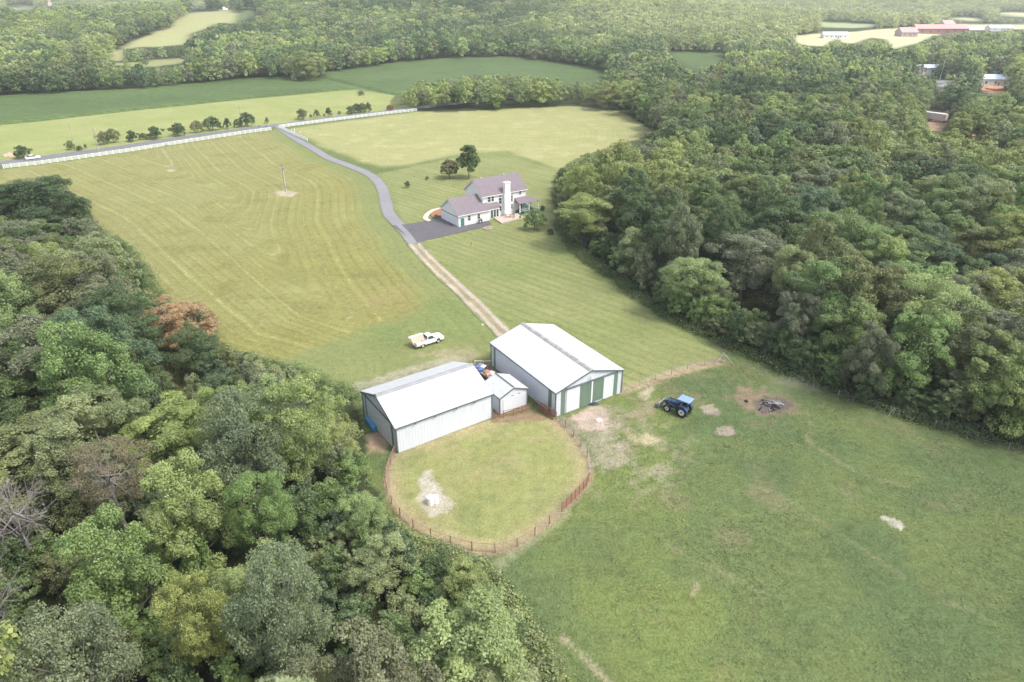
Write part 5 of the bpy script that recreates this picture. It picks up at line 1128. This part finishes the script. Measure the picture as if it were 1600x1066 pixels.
for (zone, row), L_ in rows.items():
    L_.sort(key=lambda r: r[3])
    for k, (i, zn, rw, s) in enumerate(L_):
        cn = names_sorted[ci[i]]
        if zone == 'left wood' and Y[i] < 62 and rs.rand() < .55: cn = rs.choice(['silvery green', 'light green', 'grey green', 'pale green'])
        key = rs.choice(['n0', 'n1', 'n2', 'n3', 'n4', 'n5', 'n6'], p=[.24, .19, .16, .23, .05, .05, .08]) if dd[i] < 170 and rw > 1 else rs.choice(['n0', 'n1', 'n2', 'n3', 'n6'], p=[.3, .2, .15, .25, .1]) if dd[i] < 170 else rs.choice(['m0', 'm1', 'm2', 'm3', 'm4'])
        if cn == 'silvery green': key = 'silver'
        p = PROTO[key]; small = scl[i] < .7
        end = 'the field end' if zone == 'left wood' else 'the house end'
        rowt = 'front row' if rw == 1 else (ORD[min(rw, 30)] + ' row back')
        lab = f"{cn} {'low bushy' if small else p['kind']} tree, {ORD[min(k + 1, 59)]} from {end}, {rowt} of {zone}"
        make_tree(key, X[i], Y[i], Z[i] - .1, Rr[i] / p['R'], Hh[i] / p['H'], rs.uniform(0, 6.28), jit(PAL[cn], rd), lab, group=GRP[zone], lean=(rd.uniform(-.04, .04), rd.uniform(-.04, .04)))
# everything farther off, as instanced woodland
def pts_obj(name, idx, label):
    me = bpy.data.meshes.new(name); n = len(idx); me.vertices.add(n); me.vertices.foreach_set('co', np.stack([X[idx], Y[idx], Z[idx] - .1], 1).astype(np.float32).ravel())
    d = dd[idx]; keys = ['m0', 'm1', 'm2', 'm3', 'm4', 'f0', 'f1', 'f2', 'f3', 'u0', 'u1']
    pid = 9 + rs.randint(0, 2, n) if 'fringe' in name else np.where((d < 330) & (d > 0), rs.randint(0, 5, n), 5 + rs.randint(0, 4, n))
    Rk = np.array([PROTO[k]['R'] for k in keys])[pid]; Hk = np.array([PROTO[k]['H'] for k in keys])[pid]
    q_ = rs.uniform(.84, 1.16, n); sc3 = np.stack([Rr[idx] / Rk * q_, Rr[idx] / Rk / q_, Hh[idx] / Hk], 1)
    col = np.array([PAL[names_sorted[c]] for c in ci[idx]]); f = rs.uniform(.85, 1.15, n)[:, None]
    x, y = X[idx], Y[idx]
    sun_tint = sstep(y, 520, 800) * sstep(x, -60, 160) * (1 - sstep(y, 1900, 2600) * .5) * sstep(fbm(x, y, .006, 14), .22, .45)  # sunlit patch on the far hills, put into the leaf colour
    sun_tint = np.maximum(sun_tint, sstep(y, 880, 1100) * .8 * sstep(fbm(x, y, .005, 24), .35, .6))[:, None]
    col = col * f * (1 + .35 * sstep(y, 200, 600))[:, None]; col = col * (1 - sun_tint * .85) + np.array([.52, .56, .26]) * f * sun_tint * .85
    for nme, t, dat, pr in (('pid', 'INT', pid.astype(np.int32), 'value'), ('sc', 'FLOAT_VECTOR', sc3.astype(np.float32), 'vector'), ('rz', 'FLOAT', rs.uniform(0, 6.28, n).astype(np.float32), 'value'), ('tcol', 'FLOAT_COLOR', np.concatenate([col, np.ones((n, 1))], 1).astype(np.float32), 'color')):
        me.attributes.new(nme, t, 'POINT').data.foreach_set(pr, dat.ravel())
    o = link(name, me, label=label, category='woodland', kind='stuff')
    ng = bpy.data.node_groups.new('woodland', 'GeometryNodeTree'); ng.interface.new_socket('Geometry', in_out='INPUT', socket_type='NodeSocketGeometry'); ng.interface.new_socket('Geometry', in_out='OUTPUT', socket_type='NodeSocketGeometry')
    gi = ng.nodes.new('NodeGroupInput'); go = ng.nodes.new('NodeGroupOutput'); jn = ng.nodes.new('GeometryNodeJoinGeometry')
    def attr(nme, ty): a = ng.nodes.new('GeometryNodeInputNamedAttribute'); a.data_type = ty; a.inputs['Name'].default_value = nme; return a.outputs['Attribute']
    ap_, asc, arz = attr('pid', 'INT'), attr('sc', 'FLOAT_VECTOR'), attr('rz', 'FLOAT')
    cx_ = ng.nodes.new('ShaderNodeCombineXYZ'); ng.links.new(arz, cx_.inputs[2])
    for k, ky in enumerate(keys):
        if not (pid == k).any(): continue
        cmp = ng.nodes.new('FunctionNodeCompare'); cmp.data_type = 'INT'; cmp.operation = 'EQUAL'; ng.links.new(ap_, cmp.inputs[2]); cmp.inputs[3].default_value = k
        oi = ng.nodes.new('GeometryNodeObjectInfo'); oi.inputs['Object'].default_value = FARP[ky]
        ip = ng.nodes.new('GeometryNodeInstanceOnPoints'); ng.links.new(gi.outputs[0], ip.inputs['Points']); ng.links.new(cmp.outputs[0], ip.inputs['Selection']); ng.links.new(oi.outputs['Geometry'], ip.inputs['Instance'])
        ng.links.new(cx_.outputs[0], ip.inputs['Rotation']); ng.links.new(asc, ip.inputs['Scale']); ng.links.new(ip.outputs[0], jn.inputs[0])
    ng.links.new(jn.outputs[0], go.inputs[0]); md = o.modifiers.new('woodland', 'NODES'); md.node_group = ng
    return o
FARP = {}
for k in ['m0', 'm1', 'm2', 'm3', 'm4', 'f0', 'f1', 'f2', 'f3', 'u0', 'u1']:
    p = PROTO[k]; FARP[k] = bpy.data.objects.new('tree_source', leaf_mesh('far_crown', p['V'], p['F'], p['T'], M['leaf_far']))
rest = ~indiv
zoneR = rest & (X > 0) & (Y < 480); zoneL = rest & (X <= 0) & (Y < 480); zoneF = rest & (Y >= 480) & (X < 0); zoneG = rest & (Y >= 480) & (X >= 0)
print('trees', X.size, 'near rest', zoneR.sum(), zoneL.sum(), 'far', zoneF.sum(), zoneG.sum())
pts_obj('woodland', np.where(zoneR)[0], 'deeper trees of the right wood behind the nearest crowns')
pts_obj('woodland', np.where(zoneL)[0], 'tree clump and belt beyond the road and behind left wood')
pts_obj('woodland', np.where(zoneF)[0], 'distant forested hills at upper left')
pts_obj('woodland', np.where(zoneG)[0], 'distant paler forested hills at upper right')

ux, uy = cgrid(-190, 220, 14, 330, 3.0); ur = rs.uniform(1.5, 2.7, ux.size); uh = rs.uniform(3.0, 7.0, ux.size); bad = np.zeros(ux.size, bool); nearo = np.zeros(ux.size, bool)
for dx, dy, hz_ in ((0, 0, 0), (0, 0, .97), (1, 0, .5), (-1, 0, .5), (0, -.9, .2), (.7, -.7, .2), (-.7, -.7, .2)):
    px, py, _ = PR(ux + dx * ur, uy + dy * ur, uh * hz_); bad |= is_open(px, py)
for a_ in np.linspace(0, 6.28, 9)[:-1]:
    px, py, _ = PR(ux + 8 * math.cos(a_), uy + 8 * math.sin(a_), 0); nearo |= is_open(px, py)
uk = ~bad & (nearo | ((ux < 5) & (uy < 125) & (rs.rand(ux.size) < .55)))
for fr_, wd, dp in ((BF, BF.L, 18), (LF, LF.L, 11), (HF, 26, 12)):
    lx = (ux - fr_.A[0]) * fr_.u[0] + (uy - fr_.A[1]) * fr_.u[1]; ly = (ux - fr_.A[0]) * fr_.v[0] + (uy - fr_.A[1]) * fr_.v[1]
    uk &= ~((lx > -2.5) & (lx < wd + 2.5) & (ly > -2.5) & (ly < dp + 2.5))
ux, uy, ur, uh = ux[uk], uy[uk], ur[uk], uh[uk]
X = np.concatenate([X, ux]); Y = np.concatenate([Y, uy]); Z = np.concatenate([Z, ux * 0]); Rr = np.concatenate([Rr, ur]); Hh = np.concatenate([Hh, uh]); dd = np.concatenate([dd, np.full(ux.size, 100.0)])
ci = np.concatenate([ci, rs.randint(0, 8, ux.size)]); n0_ = X.size - ux.size
print('understory', ux.size)
pts_obj('woodland_fringe', np.arange(n0_, X.size), 'bushy young growth filling the foot of the wood edges')

# --- garden trees and roadside bushes
def px_tree(key, x, base, wpx, hpx, coln, name, cat, label, group=None, jn=.05):
    gx, gy = G(x, base); p = PROTO[key]; d = PR(gx, gy, 0)[2]; R_w = wpx / 2 / FOC * d; h = hpx / FOC * d / C_
    return make_tree(key, gx, gy, 0, R_w / p['R'], h / p['H'], rd.uniform(0, 6.28), jit(PAL[coln] if isinstance(coln, str) else coln, rd, jn), label, cat, name, group)
px_tree('pear', 733, 279, 33, 46, 'mid green', 'pear_tree', 'tree', 'dark green upright oval tree on the lawn behind the house')
px_tree('plum', 702.5, 279, 31, 24, (.215, .225, .10), 'plum_tree', 'tree', 'low bronze tinted rounded tree beside the dark oval tree')
px_tree('bush', 636.5, 293.5, 9, 9, 'dark green', 'shrub', 'shrub', 'small round dark shrub on the striped lawn right of driveway')
px_tree('bush', 667.5, 281, 6, 5, 'brownish', 'shrub', 'shrub', 'tiny brownish shrub on the lawn left of the bronze tree')
px_tree('bush', 835, 360, 32, 28, 'fresh green', 'garden_tree', 'tree', 'small green tree between the patio and the right wood')
px_tree('bush', 848, 329, 9, 7, 'dark green', 'shrub', 'shrub', 'dark round shrub right of the porch')
px_tree('bush', 860, 367, 10, 9, 'dark green', 'shrub', 'shrub', 'dark round shrub at the foot of the right wood by the house')
px_tree('bush', 681, 341, 10, 5, 'yellow green', 'shrub', 'shrub', 'yellow green shrub in the flower bed beside the garage')
px_tree('bush', 769, 342, 8, 7, 'fresh green', 'shrub', 'shrub', 'green shrub in the corner between garage and patio')
px_tree('bush', 813, 334, 12, 6, 'dark green', 'shrub', 'shrub', 'dark shrub below the left porch post')
px_tree('bush', 827, 331, 12, 6, 'dark green', 'shrub', 'shrub', 'dark shrub below the middle of the porch')
px_tree('bush', 564, 149, 12, 6, 'mid green', 'shrub', 'shrub', 'green shrub at the tip of the grass gap between crop fields')
RB = [(37, 247, 27, 16, 'bush', 'dark bushy roadside shrub just above the white car'), (111, 234, 15, 12, 'bush', 'ragged roadside shrub at the foot of the left thin pole'), (124, 235, 12, 6, 'bush', 'low roadside shrub right of the ragged one'), (134, 232, 5, 6, 'bush', 'tiny roadside shrub left of the verge pole'),
      (163, 226, 20, 17, 'bush', 'left half of the joined pair of roadside bushes near the verge pole'), (178, 223, 20, 18, 'bush', 'right half of the joined pair of roadside bushes near the verge pole'), (208, 221, 19, 14, 'bush', 'second roadside bush clump right of the verge pole'), (225, 218, 14, 8, 'bush', 'low roadside shrub between two bigger round bushes'),
      (244.5, 217, 25, 16, 'bush', 'broad roadside bush fourth from the verge pole'), (279, 212, 26, 16, 'bush', 'broad roadside bush above the thin field pole'), (309, 207.5, 18, 16, 'bush', 'round roadside bush fourth left of the driveway end'), (333, 204, 25, 18, 'bush', 'wide roadside bush third left of the driveway end'),
      (356, 201.5, 15, 15, 'bushb', 'cone shaped roadside bush among rounder ones'), (372, 199.5, 12, 11, 'bush', 'small roadside bush left of the big last one'), (387, 198, 22, 18, 'bush', 'big dark roadside bush nearest the driveway on its left'), (417.5, 193.5, 8, 9, 'bushb', 'lone small pointed bush opposite the driveway mouth'),
      (473, 187, 18, 14, 'bush', 'first round bush right of the driveway along the road'), (486, 184.5, 4, 5, 'bush', 'tiny shrub between two round bushes right of the driveway'), (495.5, 184, 12, 11, 'bushb', 'second round bush right of the driveway along the road'), (513.5, 182, 14, 12, 'bushb', 'third round bush right of the driveway along the road'), (530.5, 179.5, 5, 5, 'bush', 'tiny shrub left of the long roadside hedge clump'),
      (549, 178, 16, 10, 'bush', 'left end of the long roadside hedge clump'), (559, 176.5, 16, 12, 'bush', 'middle left of the long roadside hedge clump'), (568, 175.5, 15, 12, 'bush', 'middle right of the long roadside hedge clump'), (576, 175, 11, 13, 'bushb', 'pointed right end of the long roadside hedge clump')]
for x, b, w_p, h_p, k, lab in RB: px_tree(k, x, b, w_p, h_p, rd.choice(['dark green', 'dark green', 'deep green', 'olive green']), 'roadside_bush', 'bush', lab, 'bushes along the far side of the road', .12)
px_tree('bush', 609, 174, 10, 8, (.30, .12, .05), 'roadside_bush', 'bush', 'reddish roadside bush at the left end of the tree clump', 'bushes along the far side of the road')

# --- weeds and rough grass of the pasture, and tall growth at the wood edges
def weeds():
    rs2 = np.random.RandomState(9); n = 42000; x = rs2.uniform(-30, 95, n); y = rs2.uniform(36, 118, n)
    sx, sy, d = PR(x, y, 0); opn = is_open(sx, sy) & (sx < 1640) & (sy < 1100)
    pad = inside(x, y, PAD_POLY); law = inside(x, y, LAWN); left = inside(x, y, np.vstack([FENCE_L, DRIVE, TRACK, GP([(800, 540), (740, 560), (560, 600), (430, 640), (200, 640), (-200, 500), (-500, 330)])]))
    bf = np.zeros(n, bool)
    for fr_, wd, dp in ((BF, BF.L, 18), (LF, LF.L, 11)):
        lx = (x - fr_.A[0]) * fr_.u[0] + (y - fr_.A[1]) * fr_.u[1]; ly = (x - fr_.A[0]) * fr_.v[0] + (y - fr_.A[1]) * fr_.v[1]; bf |= (lx > -.5) & (lx < wd + .5) & (ly > -.5) & (ly < dp + .5)
    bare = np.zeros(n, bool)
    for ply, c, k, sf in DIRT_AND_GRASS: bare |= inside(x, y, ply) & (rs2.rand(n) < k + .1)
    dens = np.clip((fbm(x, y, .16, 33) - .36) * 3.2, .05, 1)
    keep = opn & ~pad & ~law & ~left & ~bf & ~bare & (rs2.rand(n) < dens); x, y = x[keep], y[keep]; n = len(x)
    k = 5; xx = np.repeat(x, k) + rs2.normal(0, .11, n * k); yy = np.repeat(y, k) + rs2.normal(0, .11, n * k); s0 = np.repeat(rs2.uniform(.5, 1.15, n), k)
    P = np.stack([xx, yy, np.abs(rs2.normal(.05, .05, n * k)) * s0 + .02], 1); dd_ = rnd_dirs(rs2, n * k); dd_[:, 2] = np.abs(dd_[:, 2])
    V, F, T = leaves(rs2, P, dd_, .15, np.clip(rs2.normal(.5, .18, n * k), 0, 1), up=.9)
    V = np.asarray(V); V[:, 2] = np.maximum(V[:, 2], .005)
    a = np.clip((fbm(x, y, .05, 1) - .45) * 4, 0, 1)[:, None]; base = np.array([.165, .212, .080]) * (1 - a) + np.array([.21, .26, .085]) * a; base = base * rs2.uniform(.8, 1.25, (n, 1))
    base = np.repeat(np.repeat(base, k, 0), 4, 0)
    me = leaf_mesh('weeds', V, F, T, M['weed']); me.attributes.new('tcol', 'FLOAT_COLOR', 'POINT').data.foreach_set('color', np.concatenate([base, np.ones((len(base), 1))], 1).astype(np.float32).ravel())
    link('weeds', me, kind='stuff', label='clover and coarse weeds scattered over the pasture', category='weeds')
weeds()
def scrub(name, line, width, n, hmax, label, seed, cols):
    rs2 = np.random.RandomState(seed); P = np.array(line); seg = np.hypot(*np.diff(P, axis=0).T); cum = np.concatenate([[0], np.cumsum(seg)]); s = rs2.uniform(0, cum[-1], n); i = np.clip(np.searchsorted(cum, s, 'right') - 1, 0, len(seg) - 1)
    t = (s - cum[i]) / seg[i]; D = (P[i + 1] - P[i]) / seg[i][:, None]; off_ = rs2.uniform(-1, 1, n) * width * (.5 + .8 * fbm(s, s * 0, .15, seed)); c = P[i] + (P[i + 1] - P[i]) * t[:, None] + np.stack([-D[:, 1], D[:, 0]], 1) * off_[:, None]
    k = 16; h = rs2.uniform(.3, 1, n) * hmax; cc = np.repeat(c, k, 0); hh = np.repeat(h, k); q = rs2.normal(0, 1, (n * k, 2)) * (hh * .38)[:, None]
    zz = hh * rs2.uniform(.05, 1, n * k) * np.exp(-(q ** 2).sum(1) / (hh * .9) ** 2); Pp = np.concatenate([cc + q, zz[:, None]], 1); dd_ = rnd_dirs(rs2, n * k); dd_[:, 2] = np.abs(dd_[:, 2])
    V, F, T = leaves(rs2, Pp, dd_, .26, np.clip(rs2.normal(.5, .17, n * k), 0, 1))
    base = np.array([PAL[cols[j]] for j in rs2.randint(0, len(cols), n)]) * rs2.uniform(.85, 1.15, (n, 1)); base = np.repeat(np.repeat(base, k, 0), 4, 0)
    me = leaf_mesh(name, V, F, T, M['weed']); me.attributes.new('tcol', 'FLOAT_COLOR', 'POINT').data.foreach_set('color', np.concatenate([base, np.ones((len(base), 1))], 1).astype(np.float32).ravel())
    link(name, me, kind='stuff', label=label, category='undergrowth')
scrub('undergrowth', smooth_line(GP([(868, 350), (905, 402), (960, 440), (1010, 478), (1080, 518), (1180, 563), (1300, 613), (1400, 650), (1500, 680), (1640, 712)]), 3) + np.array([[.8, 1.2]]), 2.0, 2600, 1.9, 'leafy undergrowth along the foot of right wood', 3, ['deep green', 'mid green', 'dark green', 'olive green'])
scrub('undergrowth', smooth_line(GP([(600, 805), (640, 848), (690, 868), (750, 892), (795, 930), (820, 965), (840, 1005), (870, 1050), (890, 1100)]), 3) + np.array([[-2.2, -.6]]), 2.6, 3000, 1.6, 'tall pale undergrowth between the paddock and left wood', 4, ['light green', 'yellow green', 'pale green', 'olive green', 'silvery green'])
scrub('undergrowth', smooth_line(GP([(560, 640), (574, 690), (580, 740), (595, 775), (606, 800)]), 3) + np.array([[-5.0, 0]]), 1.8, 900, 1.6, 'green undergrowth left of the long white shed', 5, ['mid green', 'fresh green', 'olive green'])
scrub('undergrowth', smooth_line(GP([(-20, 300), (60, 290), (145, 358), (200, 395), (236, 455), (330, 548), (480, 588), (556, 630)]), 3), 2.0, 2000, 1.8, 'green undergrowth along the field edge of left wood', 6, ['deep green', 'mid green', 'fresh green'])
sm, sn, sb = new_mat('smoke'); sn.nodes.remove(sb); sv = N(sn, 'ShaderNodeVolumePrincipled'); sv.inputs['Color'].default_value = (.95, .96, 1.0, 1); sv.inputs['Density'].default_value = .022
sn.links.new(sv.outputs[0], [n_ for n_ in sn.nodes if n_.type == 'OUTPUT_MATERIAL'][0].inputs['Volume'])
g_ = G(1236, 616); so = blob(2.6, 3.2, 71, 16, 7).build('smoke', sm, kind='stuff', label='thin grey smoke drifting from the burn pile', category='smoke'); so.location = (g_[0], g_[1] + .5, .15); so.scale = (1.9, .7, .8)

# ================================================================== the air
hm, hn, hb = new_mat('haze'); hn.nodes.remove(hb); pv = N(hn, 'ShaderNodeVolumePrincipled'); pv.inputs['Color'].default_value = (.93, .96, 1.0, 1); pv.inputs['Density'].default_value = 1.9e-4; pv.inputs['Anisotropy'].default_value = .2
hn.links.new(pv.outputs[0], [n_ for n_ in hn.nodes if n_.type == 'OUTPUT_MATERIAL'][0].inputs['Volume'])
MB().box(-4600, 4600, -650, 5100, -3, 130).build('haze', hm, kind='stuff', label='pale blue summer haze over the far country', category='haze')
